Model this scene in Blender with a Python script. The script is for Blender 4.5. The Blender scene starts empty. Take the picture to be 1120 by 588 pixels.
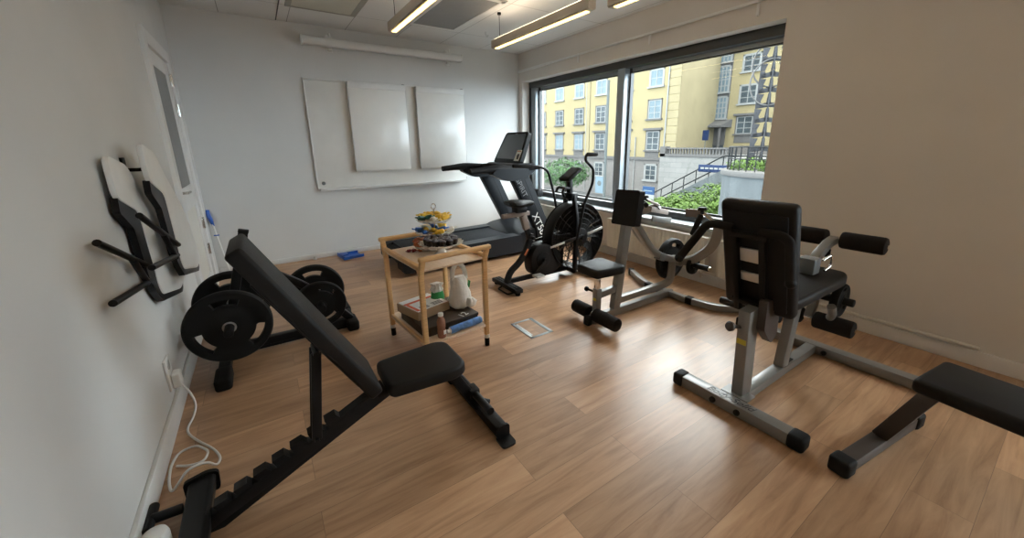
import bpy, bmesh, math, random
from mathutils import Vector, Matrix, noise
R = math.radians
V = Vector
rng = random.Random(7)
scn = bpy.context.scene
COL = scn.collection

# ------------------------------------------------------------------ materials
def nmat(name):
    m = bpy.data.materials.new(name); m.use_nodes = True
    return m, m.node_tree.nodes, m.node_tree.links, m.node_tree.nodes['Principled BSDF']
def mat(name, col, rough=.5, metal=0, spec=.5, var=.0, vscale=8, bump=0, bscale=60, emit=None, estr=0, coat=0, trans=0, stretch=None):
    m, N, L, b = nmat(name)
    c = (*col, 1)
    b.inputs['Base Color'].default_value = c
    b.inputs['Roughness'].default_value = rough
    b.inputs['Metallic'].default_value = metal
    b.inputs['Specular IOR Level'].default_value = spec
    b.inputs['Coat Weight'].default_value = coat
    b.inputs['Transmission Weight'].default_value = trans
    tc = N.new('ShaderNodeTexCoord'); src = tc.outputs['Object']
    if stretch:
        mp = N.new('ShaderNodeMapping'); mp.inputs['Scale'].default_value = stretch
        L.new(src, mp.inputs['Vector']); src = mp.outputs['Vector']
    nz = N.new('ShaderNodeTexNoise'); nz.inputs['Scale'].default_value = vscale; nz.inputs['Detail'].default_value = 4
    L.new(src, nz.inputs['Vector'])
    v = max(var, .03)
    cr = N.new('ShaderNodeValToRGB')
    cr.color_ramp.elements[0].position = .3; cr.color_ramp.elements[1].position = .7
    cr.color_ramp.elements[0].color = (*[x*(1-v) for x in col], 1)
    cr.color_ramp.elements[1].color = (*[min(1, x*(1+v)) for x in col], 1)
    L.new(nz.outputs['Fac'], cr.inputs['Fac']); L.new(cr.outputs['Color'], b.inputs['Base Color'])
    if bump:
        n2 = N.new('ShaderNodeTexNoise'); n2.inputs['Scale'].default_value = bscale; n2.inputs['Detail'].default_value = 3
        L.new(src, n2.inputs['Vector'])
        bp = N.new('ShaderNodeBump'); bp.inputs['Strength'].default_value = bump; bp.inputs['Distance'].default_value = .01
        L.new(n2.outputs['Fac'], bp.inputs['Height']); L.new(bp.outputs['Normal'], b.inputs['Normal'])
    if emit:
        b.inputs['Emission Color'].default_value = (*emit, 1); b.inputs['Emission Strength'].default_value = estr
    return m

def floor_mat():
    m, N, L, b = nmat('oak_planks')
    tc = N.new('ShaderNodeTexCoord')
    br = N.new('ShaderNodeTexBrick'); br.offset = .37; br.offset_frequency = 2; br.squash = 1
    br.inputs['Scale'].default_value = 1; br.inputs['Brick Width'].default_value = 1.22; br.inputs['Row Height'].default_value = .18
    br.inputs['Mortar Size'].default_value = .0011; br.inputs['Mortar Smooth'].default_value = .3; br.inputs['Bias'].default_value = 0
    br.inputs['Color1'].default_value = (0, 0, 0, 1); br.inputs['Color2'].default_value = (1, 1, 1, 1)
    br.inputs['Mortar'].default_value = (.5, .5, .5, 1)
    L.new(tc.outputs['Object'], br.inputs['Vector'])
    # per-plank offset for the grain
    mp = N.new('ShaderNodeMapping'); mp.inputs['Scale'].default_value = (1.1, 11, 1)
    L.new(tc.outputs['Object'], mp.inputs['Vector'])
    sc = N.new('ShaderNodeVectorMath'); sc.operation = 'SCALE'; sc.inputs['Scale'].default_value = 13
    L.new(br.outputs['Color'], sc.inputs[0])
    ad = N.new('ShaderNodeVectorMath'); ad.operation = 'ADD'
    L.new(mp.outputs['Vector'], ad.inputs[0]); L.new(sc.outputs['Vector'], ad.inputs[1])
    n1 = N.new('ShaderNodeTexNoise'); n1.inputs['Scale'].default_value = 2.0; n1.inputs['Detail'].default_value = 7; n1.inputs['Distortion'].default_value = .8; n1.inputs['Roughness'].default_value = .62
    L.new(ad.outputs['Vector'], n1.inputs['Vector'])
    cr = N.new('ShaderNodeValToRGB'); e = cr.color_ramp.elements
    e[0].position = .28; e[0].color = (.285, .155, .082, 1)
    e[1].position = .74; e[1].color = (.54, .34, .20, 1)
    x = cr.color_ramp.elements.new(.5); x.color = (.43, .255, .145, 1)
    L.new(n1.outputs['Fac'], cr.inputs['Fac'])
    hs = N.new('ShaderNodeHueSaturation')
    mr = N.new('ShaderNodeMapRange'); mr.inputs['To Min'].default_value = .80; mr.inputs['To Max'].default_value = 1.15
    L.new(br.outputs['Color'], mr.inputs['Value']); L.new(mr.outputs['Result'], hs.inputs['Value'])
    L.new(cr.outputs['Color'], hs.inputs['Color'])
    mx = N.new('ShaderNodeMix'); mx.data_type = 'RGBA'
    mx.inputs['B'].default_value = (.13, .08, .05, 1)
    sc2 = N.new('ShaderNodeMath'); sc2.operation = 'MULTIPLY'; sc2.inputs[1].default_value = .75
    L.new(br.outputs['Fac'], sc2.inputs[0])
    L.new(sc2.outputs[0], mx.inputs['Factor']); L.new(hs.outputs['Color'], mx.inputs['A'])
    L.new(mx.outputs['Result'], b.inputs['Base Color'])
    rr = N.new('ShaderNodeMapRange'); rr.inputs['To Min'].default_value = .27; rr.inputs['To Max'].default_value = .40
    L.new(n1.outputs['Fac'], rr.inputs['Value']); L.new(rr.outputs['Result'], b.inputs['Roughness'])
    bp = N.new('ShaderNodeBump'); bp.inputs['Strength'].default_value = .12; bp.inputs['Distance'].default_value = .002
    L.new(n1.outputs['Fac'], bp.inputs['Height']); L.new(bp.outputs['Normal'], b.inputs['Normal'])
    b.inputs['Specular IOR Level'].default_value = .6
    return m

def ceiling_mat():
    m, N, L, b = nmat('ceiling_tiles')
    tc = N.new('ShaderNodeTexCoord')
    mp = N.new('ShaderNodeMapping'); mp.inputs['Location'].default_value = (-.49, -4.78, 0)
    L.new(tc.outputs['Object'], mp.inputs['Vector'])
    br = N.new('ShaderNodeTexBrick'); br.offset = 0; br.inputs['Scale'].default_value = 1
    br.inputs['Brick Width'].default_value = .595; br.inputs['Row Height'].default_value = 1.2
    br.inputs['Mortar Size'].default_value = .0035; br.inputs['Mortar Smooth'].default_value = .2
    br.inputs['Color1'].default_value = (.72, .72, .71, 1); br.inputs['Color2'].default_value = (.76, .76, .75, 1); br.inputs['Mortar'].default_value = (.33, .33, .32, 1)
    L.new(mp.outputs['Vector'], br.inputs['Vector']); L.new(br.outputs['Color'], b.inputs['Base Color'])
    b.inputs['Roughness'].default_value = .9
    nz = N.new('ShaderNodeTexNoise'); nz.inputs['Scale'].default_value = 220
    L.new(tc.outputs['Object'], nz.inputs['Vector'])
    bp = N.new('ShaderNodeBump'); bp.inputs['Strength'].default_value = .15; bp.inputs['Distance'].default_value = .003
    L.new(nz.outputs['Fac'], bp.inputs['Height']); L.new(bp.outputs['Normal'], b.inputs['Normal'])
    return m

def glass_mat():
    m = bpy.data.materials.new('window_glass'); m.use_nodes = True
    N, L = m.node_tree.nodes, m.node_tree.links
    N.remove(N['Principled BSDF']); out = N['Material Output']
    t = N.new('ShaderNodeBsdfTransparent'); t.inputs['Color'].default_value = (.95, .98, .97, 1)
    g = N.new('ShaderNodeBsdfGlossy'); g.inputs['Roughness'].default_value = .01
    fr = N.new('ShaderNodeFresnel'); fr.inputs['IOR'].default_value = 1.3
    mx = N.new('ShaderNodeMixShader')
    ge = N.new('ShaderNodeNewGeometry'); iv = N.new('ShaderNodeMath'); iv.operation = 'SUBTRACT'; iv.inputs[0].default_value = 1
    mu = N.new('ShaderNodeMath'); mu.operation = 'MULTIPLY'
    L.new(ge.outputs['Backfacing'], iv.inputs[1]); L.new(iv.outputs[0], mu.inputs[0]); L.new(fr.outputs['Fac'], mu.inputs[1])
    L.new(mu.outputs[0], mx.inputs['Fac']); L.new(t.outputs[0], mx.inputs[1]); L.new(g.outputs[0], mx.inputs[2])
    L.new(mx.outputs[0], out.inputs['Surface'])
    return m

def stone_mat(name, c1, c2, mort, bw, rh, ms=.012, plane='yz'):
    m, N, L, b = nmat(name)
    tc = N.new('ShaderNodeTexCoord'); sp = N.new('ShaderNodeSeparateXYZ'); cb = N.new('ShaderNodeCombineXYZ')
    L.new(tc.outputs['Object'], sp.inputs[0])
    L.new(sp.outputs['Y' if plane == 'yz' else 'X'], cb.inputs['X']); L.new(sp.outputs['Z'], cb.inputs['Y'])
    br = N.new('ShaderNodeTexBrick'); br.inputs['Scale'].default_value = 1
    br.inputs['Brick Width'].default_value = bw; br.inputs['Row Height'].default_value = rh; br.inputs['Mortar Size'].default_value = ms
    br.inputs['Color1'].default_value = (*c1, 1); br.inputs['Color2'].default_value = (*c2, 1); br.inputs['Mortar'].default_value = (*mort, 1)
    L.new(cb.outputs[0], br.inputs['Vector'])
    nz = N.new('ShaderNodeTexNoise'); nz.inputs['Scale'].default_value = .8; nz.inputs['Detail'].default_value = 5
    L.new(tc.outputs['Object'], nz.inputs['Vector'])
    hs = N.new('ShaderNodeHueSaturation'); mr = N.new('ShaderNodeMapRange')
    mr.inputs['To Min'].default_value = .8; mr.inputs['To Max'].default_value = 1.2
    L.new(nz.outputs['Fac'], mr.inputs['Value']); L.new(mr.outputs['Result'], hs.inputs['Value'])
    L.new(br.outputs['Color'], hs.inputs['Color']); L.new(hs.outputs['Color'], b.inputs['Base Color'])
    b.inputs['Roughness'].default_value = .85
    return m

M = {}
EXK = .150                                  # outdoor colours darkened to offset the sky strength raised for the room
def EX(r, g, b): return (r*EXK, g*EXK, b*EXK)
M['wall'] = mat('wall_paint', (.66, .66, .65), .75, var=.02, vscale=2, bump=.05, bscale=180)
M['wall_warmlit'] = mat('warm_lit_wall_paint', (.66, .63, .59), .75, var=.02, vscale=2, bump=.05, bscale=180)  # warm lamp light put into this copy of the wall colour
M['trim'] = mat('white_trim', (.74, .74, .73), .4)
M['floor'] = floor_mat(); M['ceil'] = ceiling_mat(); M['glass'] = glass_mat()
M['winframe'] = mat('dark_window_frame', (.035, .038, .04), .35)
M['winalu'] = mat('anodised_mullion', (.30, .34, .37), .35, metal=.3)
M['sill'] = mat('window_sill', (.42, .47, .50), .25, var=.05)
M['rad'] = mat('radiator_enamel', (.72, .70, .64), .35)
M['board'] = mat('whiteboard_enamel', (.80, .79, .76), .16, var=.02, vscale=3)
M['board_smear'] = mat('whiteboard_smeared', (.78, .775, .745), .2, var=.035, vscale=5)
M['alu'] = mat('aluminium', (.62, .62, .60), .35, metal=.6)
M['lampbody'] = mat('lamp_body', (.50, .46, .40), .5)
M['lampon'] = mat('lamp_diffuser', (1, .9, .6), .4, emit=(1, .66, .22), estr=5.0)
M['upfill'] = mat('upward_fill_glow', (1, .95, .85), .4, emit=(1, .80, .58), estr=12)  # glow of the added fill strip on the lamp tops
M['black'] = mat('black_powder_coat', (.008, .008, .009), .42, spec=.2, var=.1)
M['blackm'] = mat('matt_black_plastic', (.010, .010, .011), .55, spec=.2, var=.1)
M['vinyl'] = mat('black_vinyl', (.009, .008, .0075), .5, spec=.2, var=.1, bump=.08, bscale=400)
M['rubber'] = mat('black_rubber', (.007, .007, .007), .65, spec=.2, var=.1)
M['foam'] = mat('black_foam', (.010, .008, .0075), .8, spec=.2, var=.1, bump=.1, bscale=300)
M['grey'] = mat('grey_machine_paint', (.215, .21, .20), .33, metal=.25, var=.05)
M['chrome'] = mat('chrome', (.75, .74, .72), .15, metal=1)
M['tread'] = mat('treadmill_shell', (.010, .0115, .014), .38, spec=.2, var=.1)
M['belt'] = mat('treadmill_belt', (.012, .014, .018), .6, spec=.15, bump=.1, bscale=500)
M['treadrail'] = mat('treadmill_side_rail', (.016, .019, .024), .4, spec=.2)
M['treadgrey'] = mat('treadmill_grey_plastic', (.026, .029, .034), .45, spec=.2)
M['screen'] = mat('black_glass_screen', (.006, .006, .007), .1)
M['wood'] = mat('cart_beech', (.72, .45, .21), .42, var=.12, vscale=6, stretch=(3, 3, 30))
M['woodlight'] = mat('cart_birch_tray', (.80, .63, .48), .4, var=.06, vscale=5, stretch=(20, 2, 2))
M['white'] = mat('white_plastic', (.78, .78, .76), .35)
M['cable'] = mat('white_cable', (.74, .74, .73), .4)
M['porcelain'] = mat('white_porcelain', (.82, .81, .77), .18, coat=.4)
M['card'] = mat('corrugated_card', (.36, .24, .14), .8, var=.08, vscale=10)
M['brownpaper'] = mat('dark_brown_box', (.050, .034, .024), .6, var=.15)
M['orange'] = mat('orange_print', (.72, .13, .05), .5)
M['label'] = mat('white_paper', (.80, .80, .78), .6)
M['darkink'] = mat('dark_ink', (.03, .03, .035), .5)
M['bag'] = mat('white_carrier_bag', (.80, .79, .74), .45, var=.05, vscale=12, bump=.5, bscale=25)
M['green'] = mat('green_print', (.04, .30, .09), .45)
M['drink'] = mat('cocoa_drink', (.30, .14, .09), .25, var=.15, vscale=20)
M['blue'] = mat('blue_plastic', (.02, .10, .42), .35, var=.1)
M['bluewrap'] = mat('blue_white_wrap', (.10, .25, .60), .4, var=.5, vscale=25)
M['muffin'] = mat('dark_paper_cup', (.025, .016, .013), .5)
M['choc'] = mat('sky_sheen_chocolate_top', (.11, .11, .135), .22, var=.3, vscale=60, bump=.4, bscale=90)  # bluish sky sheen put into the chocolate colour
M['yellow'] = mat('yellow_wrapper', (.85, .55, .05), .3, var=.1)
M['candyblue'] = mat('blue_wrapper', (.05, .18, .55), .3)
M['candygreen'] = mat('dark_green_wrapper', (.04, .16, .13), .3)
M['candywhite'] = mat('white_wrapper', (.78, .76, .68), .3)
M['rust'] = mat('rust_orange_wrapper', (.50, .13, .04), .35, var=.3, vscale=60)
M['redc'] = mat('dark_red_wrapper', (.25, .02, .02), .3)
M['taupe'] = mat('taupe_plastic', (.22, .175, .15), .5)
M['hatch'] = mat('hatch_steel', (.42, .47, .50), .35, metal=.5)
M['ventmesh'] = mat('vent_mesh_grey', (.26, .265, .265), .7, bump=.3, bscale=500)
M['cpanel'] = mat('ceiling_panel_cream', (.56, .55, .47), .8)
M['cjoint'] = mat('ceiling_panel_frame', (.36, .35, .31), .8)
M['yfac'] = mat('yellow_render', EX(.88, .74, .42), .9, spec=.08, var=.06, vscale=.5)
M['yfac2'] = mat('pale_yellow_render', EX(.84, .72, .44), .9, spec=.08, var=.08, vscale=.6)
M['graystone'] = stone_mat('grey_stone_base', EX(.40, .37, .34), EX(.44, .41, .38), EX(.34, .32, .30), .9, .32)
M['graytrim'] = mat('grey_stone_trim', EX(*(.36, .35, .34)), .8, spec=.08)
M['winwhite'] = mat('white_sash', EX(*(.80, .82, .80)), .5, spec=.08)
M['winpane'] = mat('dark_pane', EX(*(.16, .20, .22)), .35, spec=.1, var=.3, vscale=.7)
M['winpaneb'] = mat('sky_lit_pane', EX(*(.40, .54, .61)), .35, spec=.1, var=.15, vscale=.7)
M['roof'] = mat('slate_roof', EX(*(.30, .36, .42)), .6, spec=.08)
M['terr'] = stone_mat('granite_wall', EX(.50, .50, .47), EX(.58, .57, .54), EX(.40, .40, .38), 1.3, .5, .02)
M['conc'] = mat('pale_concrete', EX(.31, .345, .36), .8, spec=.08, var=.15, vscale=2.5, stretch=(1, 1, .3))
M['asphalt'] = mat('asphalt', EX(*(.30, .31, .31)), .9, spec=.08, var=.1, vscale=1)
M['grass'] = mat('bank_grass', EX(*(.22, .36, .08)), .9, spec=.08, var=.3, vscale=3)
M['leaf'] = mat('leaf_green', EX(.25, .43, .085), .6, spec=.08, var=.35, vscale=2)
M['leafd'] = mat('tree_leaf', EX(.19, .38, .15), .6, spec=.08, var=.3, vscale=2)
M['bark'] = mat('bark', EX(*(.12, .09, .06)), .9, spec=.08)
M['darkrail'] = mat('dark_iron', EX(*(.045, .05, .055)), .5, spec=.08)
M['pole'] = mat('grey_pole', EX(*(.30, .34, .34)), .5, spec=.08)
M['navy'] = mat('navy_sign', EX(*(.04, .08, .22)), .5, spec=.08)
M['signblue'] = mat('sign_blue', EX(*(.07, .18, .42)), .5, spec=.08)
M['steel'] = mat('weathered_steel', EX(.15, .155, .17), .6, spec=.08, var=.2, vscale=3)
M['banner'] = mat('pale_blue_banner', EX(*(.45, .62, .74)), .6, spec=.08)
M['logo'] = mat('silver_lettering', (.75, .76, .76), .4)
M['logogrey'] = mat('dim_grey_lettering', (.16, .17, .18), .4)
M['ysticker'] = mat('yellow_sticker', (.55, .48, .05), .5)
M['rustbracket'] = mat('dark_brown_bracket', (.05, .038, .033), .45)

# ------------------------------------------------------------------ mesh helpers
def BM(): return bmesh.new()
def _bevel(bm, geom_verts, off, seg=2):
    es = set()
    for v in geom_verts:
        for e in v.link_edges: es.add(e)
    bmesh.ops.bevel(bm, geom=list(es), offset=off, segments=seg, profile=.5, affect='EDGES', clamp_overlap=True)
def box(bm, c, s, rot=None, bev=0, seg=2):
    mtx = Matrix.Translation(V(c)) @ (rot.to_4x4() if rot else Matrix.Identity(4)) @ Matrix.Diagonal((*s, 1))
    r = bmesh.ops.create_cube(bm, size=1, matrix=mtx)
    if bev: _bevel(bm, r['verts'], bev, seg)
def box2(bm, a, b, bev=0, seg=2):
    a, b = V(a), V(b); box(bm, (a+b)/2, [abs(x) for x in (b-a)], None, bev, seg)
def frame(t, up=V((0, 0, 1))):
    t = t.normalized(); s = t.cross(up)
    if s.length < 1e-4: s = t.cross(V((1, 0, 0)))
    s.normalize(); u = s.cross(t).normalized(); return t, s, u
def beam(bm, p, q, w, h, up=(0, 0, 1), bev=.004, seg=2):
    p, q = V(p), V(q); t, s, u = frame(q-p, V(up))
    rot = Matrix((t, s, u)).transposed()
    box(bm, (p+q)/2, ((q-p).length, w, h), rot, bev, seg)
def fillet(pts, fr, k=6):
    P = [V(p) for p in pts]; out = [P[0]]
    for i in range(1, len(P)-1):
        a, b, c = P[i-1], P[i], P[i+1]
        d = min(fr, (a-b).length*.48, (c-b).length*.48)
        p0 = b+(a-b).normalized()*d; p1 = b+(c-b).normalized()*d
        for j in range(k+1):
            t = j/k; out.append(p0*(1-t)**2+b*2*t*(1-t)+p1*t*t)
    out.append(P[-1]); return out
def sweep(bm, pts, prof, up=(0, 0, 1), fixed=None, scale=None, caps=True, closed=False):
    """sweep a closed 2D profile along points; fixed = constant side vector for planar paths"""
    P = [V(p) for p in pts]; rings = []; n = len(P); s = None
    for i, p in enumerate(P):
        a = P[i-1] if i > 0 else (P[-1] if closed else P[0]); b = P[i+1] if i < n-1 else (P[0] if closed else P[-1])
        t = (b-a).normalized()
        if fixed is not None: s_ = V(fixed); s_ = (s_-t*s_.dot(t)).normalized()
        elif s is None: _, s_, _ = frame(t, V(up))
        else: s_ = (s-t*s.dot(t)).normalized()
        s = s_; u = s.cross(t).normalized(); k = scale(i/(n-1)) if scale else 1
        rings.append([bm.verts.new(p+s*(x*k)+u*(y*k)) for x, y in prof])
    m = len(prof)
    rr = range(n) if closed else range(n-1)
    for i in rr:
        A, B = rings[i], rings[(i+1) % n]
        for j in range(m): bm.faces.new((A[j], A[(j+1) % m], B[(j+1) % m], B[j]))
    if caps and not closed:
        bm.faces.new(rings[0][::-1]); bm.faces.new(rings[-1])
def circ(r, n=12, ry=None): return [(math.cos(2*math.pi*i/n)*r, math.sin(2*math.pi*i/n)*(ry or r)) for i in range(n)]
def rrect(w, h, r=.004, k=2):
    o = []
    for cx, cy, a0 in ((w/2-r, h/2-r, 0), (-w/2+r, h/2-r, 90), (-w/2+r, -h/2+r, 180), (w/2-r, -h/2+r, 270)):
        for i in range(k+1):
            a = R(a0+90*i/k); o.append((cx+r*math.cos(a), cy+r*math.sin(a)))
    return o
def tube(bm, pts, r, n=12, fr=.03, **k): sweep(bm, fillet(pts, fr) if len(pts) > 2 else pts, circ(r, n), **k)
def rtube(bm, pts, w, h, fr=.05, side=None, rad=.006, **k): sweep(bm, fillet(pts, fr) if len(pts) > 2 else pts, rrect(w, h, rad), fixed=side, **k)
def cyl(bm, p, q, r, n=20, r2=None, bev=0):
    p, q = V(p), V(q)
    if not bev: sweep(bm, [p, q], circ(1, n), scale=lambda t: r+((r2 if r2 is not None else r)-r)*t)
    else:
        L = (q-p).length; d = (q-p).normalized()
        pr = [(0, r-bev), (bev*.3, r-bev*.3), (bev, r), (L-bev, r), (L-bev*.3, r-bev*.3), (L, r-bev)]
        lathe(bm, [(rr, z) for z, rr in pr], p, d, n)
def lathe(bm, prof, o=(0, 0, 0), ax=(0, 0, 1), n=24, cap=True):
    o = V(o); ax = V(ax).normalized(); t, s, u = frame(ax, V((0, 1, 0)) if abs(ax.z) > .9 else V((0, 0, 1)))
    rings = []
    for r, z in prof:
        if r < 1e-6: rings.append([bm.verts.new(o+ax*z)])
        else: rings.append([bm.verts.new(o+ax*z+(s*math.cos(2*math.pi*i/n)+u*math.sin(2*math.pi*i/n))*r) for i in range(n)])
    for A, B in zip(rings, rings[1:]):
        if len(A) == 1 and len(B) == 1: continue
        for i in range(n):
            j = (i+1) % n
            if len(A) == 1: bm.faces.new((A[0], B[j], B[i]))
            elif len(B) == 1: bm.faces.new((A[i], A[j], B[0]))
            else: bm.faces.new((A[i], A[j], B[j], B[i]))
    if cap:
        if len(rings[0]) > 1: bm.faces.new(rings[0][::-1])
        if len(rings[-1]) > 1: bm.faces.new(rings[-1])
def prism(bm, poly, f0, f1):
    """extrude polygon: f0, f1 map (a,b) to a point"""
    A = [bm.verts.new(f0(*p)) for p in poly]; B = [bm.verts.new(f1(*p)) for p in poly]; n = len(poly)
    fs = [bm.faces.new(A), bm.faces.new(B[::-1])]
    for i in range(n): fs.append(bm.faces.new((A[i], B[i], B[(i+1) % n], A[(i+1) % n])))
    bmesh.ops.recalc_face_normals(bm, faces=fs)
def prism_xz(bm, poly, y0, y1): prism(bm, poly, lambda a, b: V((a, y0, b)), lambda a, b: V((a, y1, b)))
def prism_yz(bm, poly, x0, x1): prism(bm, poly, lambda a, b: V((x0, a, b)), lambda a, b: V((x1, a, b)))
def prism_xy(bm, poly, z0, z1): prism(bm, poly, lambda a, b: V((a, b, z0)), lambda a, b: V((a, b, z1)))
def rpoly(poly, fr, k=4):
    """round the corners of a closed 2D polygon"""
    n = len(poly); o = []
    for i in range(n):
        a, b, c = V(poly[i-1]), V(poly[i]), V(poly[(i+1) % n])
        d = min(fr, (a-b).length*.48, (c-b).length*.48)
        p0 = b+(a-b).normalized()*d; p1 = b+(c-b).normalized()*d
        for j in range(k+1):
            t = j/k; q = p0*(1-t)**2+b*2*t*(1-t)+p1*t*t; o.append((q[0], q[1]))
    return o
def sphere(bm, c, r, s=(1, 1, 1), n=12, rot=None):
    mtx = Matrix.Translation(V(c)) @ (rot.to_4x4() if rot else Matrix.Identity(4)) @ Matrix.Diagonal((r*s[0], r*s[1], r*s[2], 1))
    bmesh.ops.create_uvsphere(bm, u_segments=n, v_segments=max(6, n//2+2), radius=1, matrix=mtx)

MW = {}
def thing(name, label, cat, loc=(0, 0, 0), rz=0, group=None):
    o = bpy.data.objects.new(name, None); COL.objects.link(o); o.empty_display_size = .1
    o.location = loc; o.rotation_euler = (0, 0, rz)
    o['label'] = label; o['category'] = cat
    if group: o['group'] = group
    MW[o.name] = Matrix.Translation(V(loc)) @ Matrix.Rotation(rz, 4, 'Z')
    return o
def obj(name, bm, m, parent=None, label=None, local=False, smooth=True, origin=None, ang=38):
    if parent is not None:
        W = MW[parent.name]
        if not local: bmesh.ops.transform(bm, matrix=W.inverted(), verts=bm.verts)
    elif origin is not None:
        bmesh.ops.translate(bm, vec=-V(origin), verts=bm.verts)
    bmesh.ops.recalc_face_normals(bm, faces=bm.faces)
    me = bpy.data.meshes.new(name); bm.to_mesh(me); bm.free()
    if smooth:
        me.shade_smooth(); me.set_sharp_from_angle(angle=R(ang))
    me.materials.append(M[m] if isinstance(m, str) else m)
    o = bpy.data.objects.new(name, me); COL.objects.link(o)
    if parent is not None: o.parent = parent; MW[o.name] = MW[parent.name]
    elif origin is not None: o.location = origin; MW[o.name] = Matrix.Translation(V(origin))
    else: MW[o.name] = Matrix.Identity(4)
    if label: o['label'] = label
    return o
def tag(o, label, cat, group=None, kind=None):
    o['label'] = label; o['category'] = cat
    if group: o['group'] = group
    if kind: o['kind'] = kind
    return o
def struct(name, bm, m, parent=None, label=None, **k):
    o = obj(name, bm, m, parent, **k)
    if parent is None: o['kind'] = 'structure'
    if label: o['label'] = label
    return o
def dup(root, loc, rz=None, label=None, group=None):
    r = root.copy(); COL.objects.link(r); r.location = loc
    if rz is not None: r.rotation_euler = (0, 0, rz)
    if label: r['label'] = label
    if group: r['group'] = group
    for ch in list(root.children):
        c = ch.copy(); COL.objects.link(c); c.parent = r
        for g in list(ch.children):
            d = g.copy(); COL.objects.link(d); d.parent = c
    return r
def text(name, s, size, o, xdir, ydir, m, parent, depth=.0008, shear=0, label=None, align='CENTER'):
    cu = bpy.data.curves.new(name, 'FONT'); cu.body = s; cu.size = size; cu.extrude = depth; cu.shear = shear
    cu.align_x = align; cu.align_y = 'CENTER'
    t = bpy.data.objects.new(name, cu); COL.objects.link(t)
    dg = bpy.context.evaluated_depsgraph_get(); me = bpy.data.meshes.new_from_object(t.evaluated_get(dg))
    bpy.data.objects.remove(t)
    x = V(xdir).normalized(); y = V(ydir); y = (y-x*y.dot(x)).normalized(); z = x.cross(y)
    W = Matrix.Translation(V(o)) @ Matrix((x, y, z)).transposed().to_4x4()
    me.transform(MW[parent.name].inverted() @ W); me.materials.clear(); me.materials.append(M[m])
    ob = bpy.data.objects.new(name, me); COL.objects.link(ob); ob.parent = parent; MW[ob.name] = MW[parent.name]
    if label: ob['label'] = label
    return ob

# ------------------------------------------------------------------ room shell
XL, XR, YB, YF, H = -.55, 3.536, 5.38, -3.2, 2.70
WT = .42                                   # thickness of the window wall
b = BM(); box2(b, (XL-.3, YF-.3, -.2), (XR+WT, YB+.3, 0)); struct('floor', b, 'floor', smooth=False)
b = BM(); box2(b, (XL-.3, YF-.3, H), (XR+WT, YB+.3, H+.2)); struct('ceiling', b, 'ceil', smooth=False)
b = BM(); box2(b, (XL-.3, YB, 0), (XR+WT, YB+.3, H)); struct('wall_back', b, 'wall', smooth=False)
b = BM(); box2(b, (XL-.3, YF-.3, 0), (XR+WT, YF, H)); struct('wall_front', b, 'wall', smooth=False)
b = BM(); box2(b, (XL-.3, YF, 0), (XL, YB, H)); struct('wall_left', b, 'wall', smooth=False)
WY0, WY1, WZ0, WZ1 = 1.605, 5.29, .565, 2.295
VY0, VY1 = -2.9, -.6                       # added second opening, unseen behind the photographer, for extra daylight
b = BM()
ys = [YF, VY0, VY1, WY0, WY1, YB]
for i in (0, 2, 4): box2(b, (XR, ys[i], 0), (XR+WT, ys[i+1], H))
for a, c in ((VY0, VY1), (WY0, WY1)):
    box2(b, (XR, a, 0), (XR+WT, c, WZ0)); box2(b, (XR, a, WZ1), (XR+WT, c, H))
struct('wall_right', b, 'wall_warmlit', smooth=False)

def window(name, y0, y1, my):
    r = thing(name, 'x', 'window', (XR+.2, (y0+y1)/2, WZ0)); del r['label'], r['category']; r['kind'] = 'structure'
    x0, x1 = XR+.13, XR+.23
    f = BM()
    box2(f, (x0, y0, WZ1-.085), (x1, y1, WZ1), .004); box2(f, (x0, y0, WZ0), (x1, y1, WZ0+.075), .004)
    box2(f, (x0, y0, WZ0+.07), (x1, y0+.06, WZ1-.08), .004)
    box2(f, (x0, y1-.035, WZ0+.07), (x1, y1, WZ1-.08), .004)
    obj('window_frame', f, 'winframe', r)
    f = BM(); box2(f, (x0+.012, y1-.155, WZ0+.075), (x1-.01, y1-.036, WZ1-.086), .003)
    if my: box2(f, (x0-.012, my-.055, WZ0+.076), (x1, my+.055, WZ1-.086), .004)
    obj('mullion', f, 'winalu', r, label='blue-grey metal upright dividing the panes')
    bays = [(y0+.06, (my or y1)-.06), ((my or y0)+.06, y1-.16)] if my else [(y0+.06, y1-.16)]
    for a, c in bays:
        g = BM()
        for q in (a, c): box2(g, (x1-.03, q-(.022 if q == c else 0), WZ0+.075), (x1+.02, q+(.022 if q == a else 0), WZ1-.086))
        box2(g, (x1+.0, a, WZ1-.135), (x1+.02, c, WZ1-.120)); box2(g, (x1+.0, a, WZ0+.076), (x1+.02, c, WZ0+.095))
        s = obj('sash', g, 'winframe', r)
        g = BM(); box2(g, (x1-.012, a+.012, WZ1-.121), (x1+.0, c-.012, WZ1-.0855)); obj('reflection_strip', g, 'winalu', s)  # grey strip stands in for the reflection along the top of the glass
        g = BM(); box2(g, (x1+.003, a+.012, WZ0+.09), (x1+.011, c-.012, WZ1-.088))
        obj('pane', g, 'glass', s, smooth=False)
    g = BM(); box2(g, (XR-.045, y0-.0, WZ0-.028), (XR+.128, y1-.0, WZ0+.004), .006)
    obj('window_sill', g, 'sill', r)
window('window_1', WY0, WY1, 3.385)
window('added_fill_window', VY0, VY1, None)  # added out of view to bring daylight into the room

def skirting(name, a, c, h=.085):
    b = BM(); box2(b, a, (c[0], c[1], h), .004); struct(name, b, 'trim')
skirting('baseboard_back', (XL+.02, YB-.016, 0), (XR-.02, YB, .085), .06)
skirting('baseboard_left', (XL, YF+.02, 0), (XL+.018, 4.02, .11), .11)
skirting('baseboard_right', (XR-.018, YF+.02, 0), (XR, YB-.02, .1), .10)

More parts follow.
